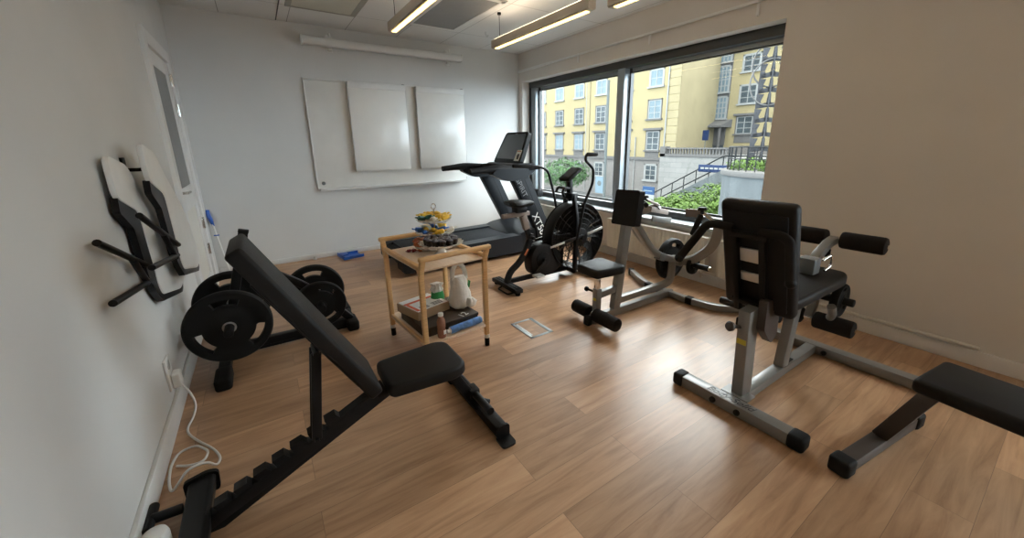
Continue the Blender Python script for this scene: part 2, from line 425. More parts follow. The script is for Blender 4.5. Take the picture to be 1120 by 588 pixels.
# door in the left wall
d = thing('door_1', 'x', 'door', (XL, 4.5, 0)); del d['label'], d['category']; d['kind'] = 'structure'
b = BM()
box2(b, (XL-.05, 4.86, 0), (XL+.028, 4.96, 2.2), .005); box2(b, (XL-.05, 3.92, 0), (XL+.028, 4.02, 2.2), .005)
box2(b, (XL-.05, 4.02, 2.1), (XL+.028, 4.86, 2.2), .005)
obj('door_frame', b, 'trim', d)
b = BM()
box2(b, (XL-.045, 4.03, .01), (XL+.012, 4.16, 2.09), .004); box2(b, (XL-.045, 4.70, .01), (XL+.012, 4.85, 2.09), .004)
for z0, z1 in ((.01, .2), (.86, 1.05), (1.98, 2.09)): box2(b, (XL-.045, 4.15, z0), (XL+.012, 4.71, z1), .004)
leaf = obj('door_leaf', b, 'trim', d)
b = BM(); box2(b, (XL-.02, 4.15, 1.04), (XL+.006, 4.71, 1.99)); obj('glazed_panel', b, 'ventmesh', leaf)
b = BM(); box2(b, (XL-.03, 4.15, .19), (XL+.005, 4.71, .87)); obj('lower_panel', b, 'rad', leaf)
b = BM()
cyl(b, (XL+.012, 4.09, 1.02), (XL+.055, 4.09, 1.02), .011); tube(b, [(XL+.05, 4.09, 1.02), (XL+.055, 4.2, 1.02)], .009)
box2(b, (XL+.012, 4.07, .92), (XL+.016, 4.11, 1.10), .002)
obj('door_handle', b, 'chrome', d)
for z in (1.95, 1.70, .66, .40):
    b = BM(); box2(b, (XL+.010, 4.82, z-.05), (XL+.022, 4.858, z+.05), .002); cyl(b, (XL+.024, 4.858, z-.055), (XL+.024, 4.858, z+.055), .009, 10)
    obj('hinge', b, 'chrome', d)

# ------------------------------------------------------------------ window wall fittings
def radiator(y0, y1, label):
    t = thing('radiator', label, 'radiator', (XR-.07, (y0+y1)/2, .12), 0, 'radiators under the window')
    z0, z1 = .135, .475; x0, x1 = XR-.105, XR-.035
    b = BM(); n = int((y1-y0)/.045); poly = []
    for i in range(n*4+1):
        yy = y0+(y1-y0)*i/(n*4); k = (0, .006, .006, 0)[i % 4]; poly.append((x0+.006-k, yy))
    poly += [(x0+.016, y1), (x0+.016, y0)]
    prism_xy(b, poly, z0, z1); obj('front_panel', b, 'rad', t, smooth=False)
    b = BM(); box2(b, (x1-.012, y0, z0), (x1, y1, z1), .003); obj('rear_panel', b, 'rad', t)
    b = BM(); box2(b, (x0-.002, y0-.004, z1), (x1+.002, y1+.004, z1+.014), .003)
    box2(b, (x0+.002, y0-.004, z0+.01), (x1, y0+.004, z1), .002); box2(b, (x0+.002, y1-.004, z0+.01), (x1, y1+.004, z1), .002)
    obj('top_grille', b, 'rad', t)
    for yy in (y0+.12, y1-.12):
        b = BM(); box2(b, (x1, yy-.015, z0+.02), (XR, yy+.015, z1-.02)); obj('wall_bracket', b, 'rad', t)
    b = BM(); tube(b, [(x0+.04, y0+.05, z0+.01), (x0+.04, y0+.05, .075), (XR-.03, y0+.05, .075)], .010, 10, .03)
    cyl(b, (x0+.04, y0+.05, z0-.045), (x0+.04, y0+.05, z0), .016, 12)
    obj('valve_pipe', b, 'rad', t)
    return t
radiator(3.60, 5.10, 'cream panel radiator behind treadmill and air bike')
radiator(1.99, 3.29, 'cream panel radiator behind the grey row machine with weight plates')
radiator(1.18, 1.87, 'short cream panel radiator at right end of window, behind leg machine backrest')
b = BM(); cyl(b, (XR-.03, .2, .125), (XR-.03, 5.3, .125), .011, 10)
tag(obj('heating_pipe', b, 'rad', origin=(XR-.03, 2.7, .125)), 'thin cream heating pipe running along the window wall above baseboard', 'pipe')
t = thing('wall_rail', 'long white rail on small brackets along wall above window', 'rail', (XR-.02, 3.6, 2.455))
b = BM(); beam(b, (XR-.022, 1.3, 2.470), (XR-.022, 4.55, 2.445), .02, .022, bev=.003); obj('rail_bar', b, 'trim', t)
b = BM(); beam(b, (XR-.024, 4.50, 2.447), (XR-.024, 5.36, 2.44), .024, .030, bev=.003); obj('rail_sleeve', b, 'trim', t)
for yy in (1.83, 2.9, 4.0):
    b = BM(); box2(b, (XR-.012, yy-.012, 2.36), (XR, yy+.012, 2.47), .003); obj('bracket', b, 'trim', t)

# ------------------------------------------------------------------ back wall
t = thing('whiteboard', 'large white wall whiteboard carrying two sliding panels on back wall', 'whiteboard', (1.55, YB, .85))
b = BM(); box2(b, (.57, YB-.022, .868), (2.565, YB-.004, 2.118), .002); obj('board', b, 'board_smear', t)
b = BM()
for a, c in (((.56, YB-.03, 2.112), (2.575, YB, 2.135)), ((.56, YB-.03, .86), (2.575, YB, .875)), ((.56, YB-.03, .86), (.572, YB, 2.13)), ((2.563, YB-.03, .86), (2.575, YB, 2.13))): box2(b, a, c, .003)
obj('board_frame', b, 'trim', t)
b = BM(); prism_yz(b, [(YB, .845), (YB, .878), (YB-.02, .872), (YB-.085, .858), (YB-.09, .872), (YB-.096, .868), (YB-.09, .845)], .58, 2.51)
obj('pen_tray', b, 'white', t)
b = BM(); cyl(b, (.63, YB-.022, .93), (.63, YB-.03, .93), .022, 16, bev=.002); obj('magnet', b, 'logogrey', t)
for x0, x1, dy, mm in ((1.024, 1.716, .075, 'board'), (1.862, 2.546, .075, 'board_smear')):
    b = BM(); box2(b, (x0, YB-dy-.012, 1.062), (x1, YB-dy+.008, 2.055), .004); p = obj('sliding_panel', b, mm, t)
    b = BM(); box2(b, (x0-.003, YB-dy-.02, 2.052), (x1+.003, YB-.03, 2.122), .006); obj('top_rail', b, 'trim', p)
    b = BM(); box2(b, (x0-.006, YB-dy-.014, 1.06), (x0, YB-.045, 2.055)); obj('side_edge', b, 'trim', p)
    b = BM(); box2(b, (x1, YB-dy-.014, 1.06), (x1+.006, YB-dy+.010, 2.055)); obj('side_edge', b, 'trim', p)
    b = BM(); box2(b, (x1-.03, YB-.06, 2.122), (x1+.002, YB-.035, 2.132), .002); obj('end_clip', b, 'blackm', p)

t = thing('projection_screen', 'white roll-up projection screen case mounted high on back wall', 'projection screen', (1.56, YB-.1, 2.52))
b = BM(); rtube(b, [(.60, YB-.10, 2.515), (2.52, YB-.10, 2.515)], .085, .09, rad=.03); obj('case', b, 'trim', t)
for x in (.60, 2.52):
    b = BM(); box(b, (x, YB-.10, 2.515), (.012, .092, .098), None, .004); obj('end_cap', b, 'white', t)
for x in (.89, 2.36):
    b = BM(); box2(b, (x-.05, YB-.10, 2.552), (x+.03, YB, 2.58), .004); box2(b, (x-.03, YB-.012, 2.43), (x+.03, YB, 2.62), .003)
    box2(b, (x-.022, YB-.05, 2.448), (x+.022, YB, 2.472), .004); cyl(b, (x, YB-.08, 2.585), (x, YB-.08, 2.62), .014, 10)
    obj('wall_bracket', b, 'white', t)

# ------------------------------------------------------------------ ceiling fittings
def lamp(name, x, y0, y1, label):
    t = thing(name, label, 'ceiling lamp', (x, (y0+y1)/2, 2.37), 0, 'suspended strip lamps')
    b = BM(); prism_xz(b, [(x-.038, 2.455), (x+.038, 2.455), (x+.038, 2.385), (x+.026, 2.375), (x-.026, 2.375), (x-.038, 2.385)], y0, y1)
    obj('housing', b, 'lampbody', t, smooth=False)
    b = BM(); box2(b, (x-.019, y0+.05, 2.368), (x+.019, y1-.05, 2.376)); obj('diffuser', b, 'lampon', t)
    b = BM(); box2(b, (x-.028, y0+.05, 2.453), (x+.028, y1-.05, 2.461)); obj('upward_fill', b, 'upfill', t)  # added glowing top face, unseen from below, fills the room via the ceiling
    for yy in (y0+.18, y1-.12):
        b = BM(); cyl(b, (x, yy, 2.45), (x, yy, H), .0028, 6); cyl(b, (x, yy, H-.02), (x, yy, H), .02, 12); obj('cable', b, 'darkrail', t)
lamp('pendant_lamp', 1.20, 2.42, 3.93, 'suspended strip lamp left, hanging beside the square ceiling vent')
lamp('pendant_lamp', 2.31, 2.47, 3.99, 'suspended strip lamp nearer the window, far end above treadmill')
lamp('pendant_lamp', 2.42, .86, 2.38, 'suspended strip lamp close to window, next along from vent end')
for x, y in ((1.2, .8), (1.2, -1.0), (2.4, -.9)): lamp('pendant_lamp', x, y-.75, y+.75, 'suspended strip lamp out of view above the photographer')

t = thing('ceiling_vent', 'grey mesh air vent in white frame recessed in ceiling between lamps', 'vent', (1.9, 4.13, H))
b = BM()
for a, c in (((1.61, 3.54, H-.014), (1.66, 4.72, H)), ((2.15, 3.54, H-.014), (2.20, 4.72, H)), ((1.61, 3.54, H-.014), (2.20, 3.59, H)), ((1.61, 4.67, H-.014), (2.20, 4.72, H))): box2(b, a, c, .004)
obj('vent_frame', b, 'trim', t)
b = BM()
for a, c in (((1.60, 3.53, H-.004), (1.61, 4.73, H)), ((2.20, 3.53, H-.004), (2.21, 4.73, H)), ((1.6, 4.72, H-.004), (2.21, 4.73, H)), ((1.6, 3.53, H-.004), (2.21, 3.54, H))): box2(b, a, c)
obj('shadow_gap', b, 'cjoint', t)
b = BM(); box2(b, (1.66, 3.59, H-.008), (2.15, 4.67, H)); obj('mesh_panel', b, 'ventmesh', t)
t = thing('ceiling_panel', 'cream access panel with darker border recessed in ceiling at left', 'ceiling panel', (.78, 4.2, H))
b = BM()
for a, c in (((.44, 3.60, H-.006), (.49, 4.79, H)), ((1.03, 3.60, H-.006), (1.085, 4.79, H)), ((.44, 4.765, H-.006), (1.085, 4.80, H)), ((.44, 3.58, H-.006), (1.085, 3.61, H))): box2(b, a, c)
obj('panel_frame', b, 'cjoint', t)
b = BM(); box2(b, (.485, 3.605, H-.004), (1.035, 4.77, H)); obj('panel_face', b, 'cpanel', t)
b = BM(); box2(b, (.384, 4.2, H-.003), (.394, 5.37, H)); tag(obj('ceiling_joint', b, 'darkink', origin=(.389, 4.8, H)), 'dark joint strip between ceiling tiles above door', 'joint strip')
b = BM(); tube(b, [(2.533, 4.579, H), (2.533, 4.579, H-.04), (2.55, 4.565, H-.05), (2.56, 4.555, H-.035)], .006, 8, .01)
tag(obj('ceiling_hook', b, 'alu', origin=(2.533, 4.579, H)), 'small metal hook in the ceiling between vent and window', 'hook')

# ------------------------------------------------------------------ adjustable bench
def bench():
    y = 1.60
    t = thing('weight_bench', 'black adjustable workout bench with raised backrest and toothed rail', 'bench', (.2, y, 0))
    # pads
    b = BM(); d = V((-.489, 0, .872)); n = V((.872, 0, .489))
    bot = V((.262, y, .395)); top = bot+d*.762; c = (bot+top)/2+n*0
    rot = Matrix((d, V((0, 1, 0)), d.cross(V((0, 1, 0))))).transposed()
    box(b, c, (.762, .28, .056), rot, .014, 4); obj('backrest', b, 'vinyl', t)
    b = BM(); rs = Matrix.Rotation(R(3), 3, 'Y')
    poly = rpoly([(.31, y-.125), (.31, y+.125), (.60, y+.15), (.66, y+.12), (.66, y-.12), (.60, y-.15)], .035)
    prism_xy(b, poly, .345, .405)
    es = [e for e in b.edges if abs(e.verts[0].co.z-e.verts[1].co.z) < 1e-5]
    bmesh.ops.bevel(b, geom=es, offset=.016, segments=3, profile=.5, affect='EDGES', clamp_overlap=True)
    obj('seat', b, 'vinyl', t)
    # main rail: two plates with teeth
    def tooth(s): return (.30-s*.74*.895, .338-s*.74*.447-.013)
    a, e = V((.32, .335)), V((-.36, .012)); dd = (e-a).normalized(); nn = V((-dd[1], dd[0]))*-1
    if nn[1] < 0: nn = -nn
    L = (e-a).length; up = []
    teeth = [.20+.072*i for i in range(8)]
    pts = [a+nn*.034]
    for s in teeth:
        pts += [a+dd*s+nn*.034, a+dd*(s+.006)+nn*.060, a+dd*(s+.050)+nn*.066, a+dd*(s+.052)+nn*.028, a+dd*(s+.064)+nn*.024]
    pts += [a+dd*L+nn*.034, a+dd*L-nn*.034, a-nn*.034]
    b = BM(); prism_xz(b, [(p[0], p[1]) for p in pts], y-.022, y+.022); obj('toothed_rail', b, 'black', t, smooth=False)
    b = BM(); beam(b, (.36, y, .345), (-.37, y, -.002+.03), .048, .05, bev=.004); obj('main_beam', b, 'black', t)
    # front frame under the seat and front foot
    b = BM(); beam(b, (.28, y, .325), (.62, y, .325), .05, .035); beam(b, (.60, y, .34), (.765, y, .05), .05, .05)
    box2(b, (.36, y-.09, .335), (.40, y+.09, .347)); box2(b, (.55, y-.09, .335), (.59, y+.09, .347))
    obj('seat_frame', b, 'black', t)
    b = BM(); box2(b, (.75, 1.375, .008), (.81, 1.92, .062), .005)
    f = obj('front_foot', b, 'black', t)
    for y0, sgn in ((1.375, -1), (1.92, 1)):
        b = BM(); poly = rpoly([(.743, y0-sgn*.01), (.817, y0-sgn*.01), (.817, y0+sgn*.075), (.743, y0+sgn*.075)], .02)
        prism_xy(b, poly, 0, .010); poly = rpoly([(.745, .004), (.815, .004), (.815, .075), (.745, .075)], .02)
        prism_xz(b, poly, y0, y0+sgn*.012)
        cyl(b, (.765, y0+sgn*.045, .008), (.765, y0+sgn*.045, .013), .008, 10)
        obj('foot_plate', b, 'black', f)
    b = BM(); cyl(b, (.735, 1.40, .150), (.735, 1.82, .150), .019, 16); obj('foam_roller_tube', b, 'black', t)
    b = BM(); box(b, (.735, 1.59, .150), (.05, .07, .05), None, .006); cyl(b, (.76, 1.53, .12), (.79, 1.52, .105), .014, 12); beam(b, (.735, 1.63, .150), (.765, 1.63, .05), .03, .03); obj('tube_clamp', b, 'black', t)
    # strut that props the backrest
    for s in (-1, 1):
        b = BM(); beam(b, (.075, y+s*.030, .600), (.030, y+s*.030, .225), .012, .036, up=(1, 0, 0), bev=.003); obj('strut', b, 'black', t)
    b = BM(); cyl(b, (.03, y-.05, .228), (.03, y+.05, .228), .009, 12); cyl(b, (.075, y-.05, .60), (.075, y+.05, .60), .012, 12); cyl(b, (.255, y-.06, .352), (.255, y+.06, .352), .012, 12); obj('pivot_pin', b, 'black', t)
    b = BM(); beam(b, bot-n*.035+d*.02, bot-n*.04+d*.62, .05, .028, up=n); obj('backrest_frame', b, 'black', t)
    # rear foot
    b = BM(); poly = rpoly([(-.345, .006), (-.335, .075), (-.35, .085), (-.425, .07), (-.43, .006)], .012)
    prism_xz(b, poly, 1.36, 1.80); f = obj('rear_foot', b, 'black', t)
    for yy in (1.35, 1.80):
        b = BM(); prism_xz(b, rpoly([(-.330, 0), (-.325, .085), (-.36, .098), (-.44, .08), (-.44, 0)], .016), yy, yy+.018); obj('foot_cap', b, 'rubber', f)
    b = BM(); cyl(b, (-.43, 1.70, .055), (-.52, 1.70, .06), .018, 14, bev=.004); cyl(b, (-.52, 1.64, .06), (-.52, 1.77, .06), .016, 14, bev=.004); obj('pull_handle', b, 'black', t)
bench()

# ------------------------------------------------------------------ weight plates
def plate_bm(R0, th, holes=3, grip=True, ph=90):
    """plate in the XZ plane around the origin, axis along Y"""
    b = BM(); nt = 72; rs = [.028, .09*R0/.22, .50*R0, .60*R0, .70*R0, .80*R0, .90*R0]
    def open_(i, j):
        if not grip or not 3 <= j <= 4: return False
        a = (i+.5)/nt*360; w = 26 if j == 3 else 24
        return any(abs((a-(ph+k*360/holes)+180) % 360-180) < w for k in range(holes))
    grid = {}
    def v(i, j, s):
        k = (i % nt, j, s)
        if k not in grid:
            a = 2*math.pi*(i % nt)/nt; t = th*(.5 if j >= 5 or j <= 1 else .36)
            grid[k] = b.verts.new((rs[j]*math.cos(a), s*t, rs[j]*math.sin(a)))
        return grid[k]
    cells = {(i, j) for i in range(nt) for j in range(len(rs)-1) if not open_(i, j)}
    for i, j in cells:
        for s in (-1, 1): b.faces.new((v(i, j, s), v(i+1, j, s), v(i+1, j+1, s), v(i, j+1, s)))
        for (di, dj), (e0, e1) in {(-1, 0): ((i, j), (i, j+1)), (1, 0): ((i+1, j), (i+1, j+1)), (0, -1): ((i, j), (i+1, j)), (0, 1): ((i, j+1), (i+1, j+1))}.items():
            nb = ((i+di) % nt, j+dj)
            if nb not in cells and (0 <= nb[1] < len(rs)-1 or nb[1] < 0):
                b.faces.new((v(*e0, -1), v(*e1, -1), v(*e1, 1), v(*e0, 1)))
    # rounded rim
    lathe(b, [(.895*R0, -th*.5), (.96*R0, -th*.52), (R0, -th*.3), (R0, th*.3), (.96*R0, th*.52), (.895*R0, th*.5)], (0, 0, 0), (0, 1, 0), nt, cap=False)
    return b
def plate(c, R0, th, label, ph=90, rz=0, group=None, tilt=0):
    t = thing('weight_plate', label, 'weight plate', c, rz, group)
    b = plate_bm(R0, th, ph=ph)
    if tilt: bmesh.ops.rotate(b, verts=b.verts, matrix=Matrix.Rotation(tilt, 3, 'Y'))
    obj('plate_body', b, 'rubber', t, local=True)
    b = BM(); lathe(b, [(.0262, -th*.56), (.034, -th*.58), (.036, -th*.5), (.036, th*.5), (.034, th*.58), (.0262, th*.56)], (0, 0, 0), (0, 1, 0), 24, cap=False)
    lathe(b, [(.0262, -th*.56), (.0262, th*.56)], (0, 0, 0), (0, 1, 0), 24, cap=False)
    obj('hub_ring', b, 'alu' if R0 > .2 else 'blackm', t, local=True)
    b = BM(); box(b, (0, -th*.385, -.55*R0*.62), (R0*.20, .004, .008)); box(b, (0, -th*.385, .5*R0*.8), (R0*.15, .004, .005)); obj('pale_mark', b, 'logo', t, local=True)
    return t

# ------------------------------------------------------------------ plate rack
def rack():
    t = thing('plate_rack', 'black steel weight plate rack on floor behind the bench backrest', 'weight rack', (0, 3.08, 0))
    yb = 3.08
    b = BM(); beam(b, (-.36, yb, .055), (.42, yb, .055), .055, .05); beam(b, (-.3, yb-.02, .02), (.40, yb-.02, .02), .02, .02); obj('base_bar', b, 'black', t)
    for x, y0, y1 in ((-.36, 2.63, 3.52), (.42, 3.0, 3.46)):
        b = BM(); beam(b, (x, y0, .04), (x, y1, .04), .062, .055, bev=.008); f = obj('foot_bar', b, 'black', t)
        for yy in (y0, y1):
            s = 1 if yy == y0 else -1
            b = BM(); box2(b, (x-.042, yy-.022*s, 0), (x+.042, yy+.16*s, .078), .018, 3); obj('foot_cap', b, 'rubber', f)
    b = BM(); rtube(b, [(-.35, yb, .06), (-.255, yb, .45), (-.145, yb, .845)], .055, .055, .1, side=(0, 1, 0)); p = obj('post', b, 'black', t)
    b = BM(); box(b, (-.146, yb, .842), (.058, .058, .02), Matrix.Rotation(R(15), 3, 'Y'), .004); obj('post_cap', b, 'rubber', p)
    b = BM(); rtube(b, [(-.20, yb, .66), (-.02, yb, .525), (.16, yb, .395), (.42, yb, .07)], .05, .05, .12, side=(0, 1, 0)); obj('brace', b, 'black', t)
    for x, z, y0, y1 in ((-.29, .325, 2.66, 3.42), (.215, .30, 2.80, 3.42)):
        b = BM(); cyl(b, (x, y0, z), (x, y1, z), .0245, 18, bev=.004); obj('plate_peg', b, 'black', t)
    b = BM(); cyl(b, (-.16, 2.92, .74), (-.16, 3.24, .74), .0245, 18, bev=.004); obj('plate_peg', b, 'black', t)
rack()
plate((-.29, 2.79, .325), .222, .055, 'large black weight plate on near left peg of rack, by left wall', ph=90)
plate((-.29, 3.24, .325), .222, .055, 'large black weight plate on left peg of rack, behind nearest plate', ph=90)
plate((.215, 2.90, .300), .165, .045, 'smaller black weight plate at front of right rack peg', ph=62)
plate((.215, 3.22, .300), .205, .050, 'black weight plate at back of right rack peg, wider than the one before it', ph=90)

# ------------------------------------------------------------------ serving cart
CR = R(5); CO = (.900, 2.471, 0)
CM = Matrix.Translation(V(CO)) @ Matrix.Rotation(CR, 4, 'Z')
def cw(u, v, z): return CM @ V((u, v, z))
def cart():
    t = thing('serving_cart', 'light wooden tea cart with raised end handles and lower shelf', 'cart', CO, CR)
    u0, v0 = .225, .29
    for su in (-1, 1):
        for sv in (-1, 1):
            b = BM(); u, v = su*u0, sv*v0
            sweep(b, [(u, v, .085), (u, v, .60), (u, v+sv*.012, .655), (u+su*.0, v+sv*.03, .70), (u+su*.0, v+sv*.04, .725)], rrect(.034, .030, .008), fixed=(1, 0, 0))
            if 1:
                sweep(b, [(u, v, .57), (u, v-sv*.004, .62), (u, v-sv*.03, .655), (u, v-sv*.05, .668)], rrect(.028, .024, .008), fixed=(1, 0, 0))
            l = obj('leg', b, 'wood', t, local=True)
            b = BM(); cyl(b, (u, v, .062), (u, v, .088), .019, 16); obj('leg_ferrule', b, 'white', l, local=True)
            b = BM(); cyl(b, (u, v, 0), (u, v, .064), .0175, 16, bev=.004); obj('rubber_foot', b, 'rubber', l, local=True)
    for sv in (-1, 1):
        b = BM(); beam(b, (-u0-.025, sv*(v0+.042), .728), (u0+.025, sv*(v0+.042), .728), .036, .03, bev=.010, seg=3); obj('end_handle', b, 'wood', t, local=True)
    for su in (-1, 1):
        b = BM(); beam(b, (su*u0, -v0-.01, .666), (su*u0, v0+.01, .666), .03, .026, bev=.006); obj('side_rail', b, 'wood', t, local=True)
    b = BM(); box2(b, (-u0-.005, -v0-.01, .640), (u0+.005, v0+.01, .652), .002); obj('tray', b, 'woodlight', t, local=True)
    b = BM(); box2(b, (-u0-.01, -v0-.012, .150), (u0+.01, v0+.012, .168), .003); obj('lower_shelf', b, 'woodlight', t, local=True)
    b = BM()
    for su in (-1, 1): beam(b, (su*(u0), -v0+.01, .160), (su*u0, v0-.01, .160), .02, .028)
    obj('shelf_rail', b, 'wood', t, local=True)
cart()
TZ = .653; SZ = .169
def scallop(b, c, r, z0, z1, n=18, amp=.05):
    N = n*6; c = V(c); prof = [(.30, 0), (.75, .15), (.93, .55), (1.0, 1.0)]
    rings = []
    for k, (rr, h) in enumerate(prof):
        ring = []
        for i in range(N):
            a = 2*math.pi*i/N; w = 1+amp*math.cos(n*a)*(rr**3)
            ring.append((c.x+math.cos(a)*r*rr*w, c.y+math.sin(a)*r*rr*w, c.z+z0+(z1-z0)*h))
        rings.append(ring)
    th = .004
    top = [[b.verts.new(p) for p in r_] for r_ in rings]; bot = [[b.verts.new((p[0], p[1], p[2]-th)) for p in r_] for r_ in rings]
    for A, B in zip(top, top[1:]):
        for i in range(N): b.faces.new((A[i], A[(i+1) % N], B[(i+1) % N], B[i]))
    for A, B in zip(bot, bot[1:]):
        for i in range(N): b.faces.new((B[i], B[(i+1) % N], A[(i+1) % N], A[i]))
    for i in range(N): b.faces.new((top[-1][i], top[-1][(i+1) % N], bot[-1][(i+1) % N], bot[-1][i]))
    b.faces.new(top[0]); b.faces.new(bot[0][::-1])
# cake stand
cs = V((.925, 2.375, TZ))
t = thing('cake_stand', 'white footed cake stand with scalloped rim standing on cart tray', 'cake stand', cs)
b = BM(); lathe(b, [(0, 0), (.062, 0), (.06, .008), (.032, .03), (.024, .055), (.03, .075), (.05, .082), (0, .083)], cs, (0, 0, 1), 28); obj('pedestal', b, 'porcelain', t)
b = BM(); scallop(b, cs, .142, .084, .100); obj('plate', b, 'porcelain', t)
spots = [(0, 0)]+[(.048*math.cos(a*math.pi/3), .048*math.sin(a*math.pi/3)) for a in range(6)]+[(.093*math.cos(a*math.pi/6+.26), .093*math.sin(a*math.pi/6+.26)) for a in range(12)]
first = None
for i, (dx, dy) in enumerate(spots):
    loc = (cs.x+dx, cs.y+dy, cs.z+(.0875 if math.hypot(dx, dy) > .08 else .0845))
    lab = 'small dark chocolate muffin in dark paper cup, packed on white cake stand'
    if first is None:
        first = thing('muffin', lab, 'muffin', loc, 0, 'chocolate muffins on the cake stand')
        b = BM(); N = 20
        r0 = [b.verts.new(((.0165+.0008*(k % 2))*math.cos(2*math.pi*k/N), (.0165+.0008*(k % 2))*math.sin(2*math.pi*k/N), 0)) for k in range(N)]
        r1 = [b.verts.new(((.0222+.0010*(k % 2))*math.cos(2*math.pi*k/N), (.0222+.0010*(k % 2))*math.sin(2*math.pi*k/N), .034)) for k in range(N)]
        for k in range(N): b.faces.new((r0[k], r0[(k+1) % N], r1[(k+1) % N], r1[k]))
        b.faces.new(r0[::-1]); b.faces.new(r1); obj('paper_cup', b, 'muffin', first, local=True, smooth=False)
        b = BM(); lathe(b, [(.0215, .0335), (.022, .038), (.016, .044), (.006, .046), (0, .0465)], (0, 0, 0), (0, 0, 1), 16); obj('muffin_top', b, 'choc', first, local=True)
    else: dup(first, loc, rng.random()*3)
# tiered stand
ts = V((.975, 2.605, TZ))
t = thing('tiered_stand', 'white three-tier serving stand with metal ring handle behind the cake stand', 'serving stand', ts)
b = BM(); cyl(b, ts+V((0, 0, .01)), ts+V((0, 0, .285)), .004, 10); obj('rod', b, 'chrome', t)
b = BM(); sweep(b, [ts+V((math.cos(a)*.017, 0, .302+math.sin(a)*.020)) for a in [2*math.pi*i/16 for i in range(16)]], circ(.003, 8), closed=True); obj('ring_handle', b, 'chrome', t)
TIERS = ((.150, .006, .034), (.135, .105, .130), (.120, .195, .218))
for r, z0, z1 in TIERS:
    b = BM(); scallop(b, ts, r, z0, z1, 20, .03); obj('tier_plate', b, 'porcelain', t)
def candy(loc, rz, m, ln, rad, label, grp, name='wrapped_candy', cat='candy', tilt=.2):
    t = thing(name, label, cat, loc, rz, grp)
    b = BM(); prof = [(-.5, .9), (-.42, .75), (-.34, .25), (-.27, .85), (-.1, 1), (.1, 1), (.27, .85), (.34, .25), (.42, .75), (.5, .9)]
    rt = Matrix.Rotation(tilt, 3, 'Y')
    rings = []
    for s, k in prof:
        ring = []
        for i in range(12):
            a = 2*math.pi*i/12; fl = .35 if abs(s) > .38 else 1
            w = k*rad*(1+.1*math.sin(3*a+s*9)); ring.append(b.verts.new(rt @ V((s*ln, w*math.cos(a), w*math.sin(a)*fl))+V((0, 0, rad))))
        rings.append(ring)
    for A, B in zip(rings, rings[1:]):
        for i in range(12): b.faces.new((A[i], A[(i+1) % 12], B[(i+1) % 12], B[i]))
    b.faces.new(rings[0][::-1]); b.faces.new(rings[-1])
    obj('wrapper', b, m, t, local=True)
names = {'yellow': 'yellow', 'candyblue': 'blue', 'candygreen': 'dark green', 'candywhite': 'white'}
def tierfill(k, seq, word):
    r, z0, z1 = TIERS[k]; n = len(seq)
    for i, m in enumerate(seq):
        a = 2*math.pi*i/n+.3*k; rr = r*(.78 if i % 2 else .50); zz = .004 if i % 2 else .012
        candy(ts+V((rr*math.cos(a), rr*math.sin(a), z0+.012+zz)), a+(.5 if i % 3 else 1.3), m, .105, .0175, f'{names[m]} wrapped candy on the {word} tier of the serving stand', f'{names[m]} candies on the {word} tier', tilt=-.25)
tierfill(2, ['yellow', 'yellow', 'yellow', 'yellow', 'yellow', 'candygreen', 'candygreen', 'candywhite', 'yellow', 'yellow', 'yellow', 'candywhite'], 'top')
tierfill(1, ['yellow', 'yellow', 'candyblue', 'yellow', 'candywhite', 'candyblue', 'yellow', 'candyblue', 'yellow', 'yellow', 'candyblue', 'candywhite', 'yellow'], 'middle')
for i, (a, rr) in enumerate(((2.0, .10), (2.55, .118), (3.1, .118), (3.65, .112), (2.7, .055), (3.6, .06))):
    t = thing('snack_bag', 'crumpled rust-orange snack wrapper heaped on lowest tier, left side', 'snack', ts+V((rr*math.cos(a), rr*math.sin(a), .022+.010*(i % 2))), a, 'rust-orange snack wrappers')
    b = BM(); bmesh.ops.create_icosphere(b, subdivisions=3, radius=1)
    for v in b.verts:
        k = 1+.25*noise.noise(v.co*2.2+V((i*5, 0, 0))); v.co = V((v.co.x*.044*k, v.co.y*.034*k, v.co.z*.022*k+.024))
    obj('wrapper', b, 'rust', t, local=True, ang=20)
# small dark red candies on the tray
for i, (x, y, m) in enumerate(((.775, 2.60, 'redc'), (.800, 2.585, 'redc'), (.812, 2.60, 'redc'), (.845, 2.57, 'rust'))):
    candy((x, y, TZ), .4+i*.9, m, .045, .011, 'small dark red candy loose on cart tray left of cake stand' if m == 'redc' else 'small orange-red candy loose on cart tray nearest cake stand', 'dark red candies on the tray' if m == 'redc' else None, name='small_candy', tilt=0)

# lower shelf
t = thing('flat_box', 'dark brown flat box printed 12 lying on the lower cart shelf', 'box', cw(.0, -.03, SZ), CR)
b = BM(); box2(b, (-.20, -.19, 0), (.20, .20, .062), .004); obj('box_body', b, 'brownpaper', t, local=True)
b = BM(); box2(b, (-.205, -.195, .045), (.205, .205, .066), .004); obj('lid', b, 'brownpaper', t, local=True)
text('printed_number', '12', .075, cw(.10, -.19, SZ+.0672), CM.to_3x3() @ V((1, .35, 0)), CM.to_3x3() @ V((-.35, 1, 0)), 'logo', t)
cb0 = cw(-.075, .06, SZ+.0665)
t = thing('cardboard_box', 'brown cardboard parcel with white label and orange stripe, on top of dark flat box', 'box', cb0, CR+R(10))
b = BM(); box2(b, (-.13, -.13, 0), (.13, .13, .06), .003); obj('carton', b, 'card', t, local=True)
b = BM(); box2(b, (-.122, -.122, .0595), (.122, .122, .0615)); obj('paper_label', b, 'label', t, local=True)
b = BM(); box2(b, (-.122, .035, .061), (.122, .062, .0625)); box2(b, (-.118, -.11, .061), (-.095, .062, .0625)); obj('orange_stripe', b, 'orange', t, local=True)
b = BM()
for k in range(6): box2(b, (-.075+k*.011, -.10, .061), (-.075+k*.011+.005, -.055, .0625))
for k in range(3): box2(b, (.02, -.10+k*.018, .061), (.10, -.092+k*.018, .0625))
obj('printed_mark', b, 'darkink', t, local=True)
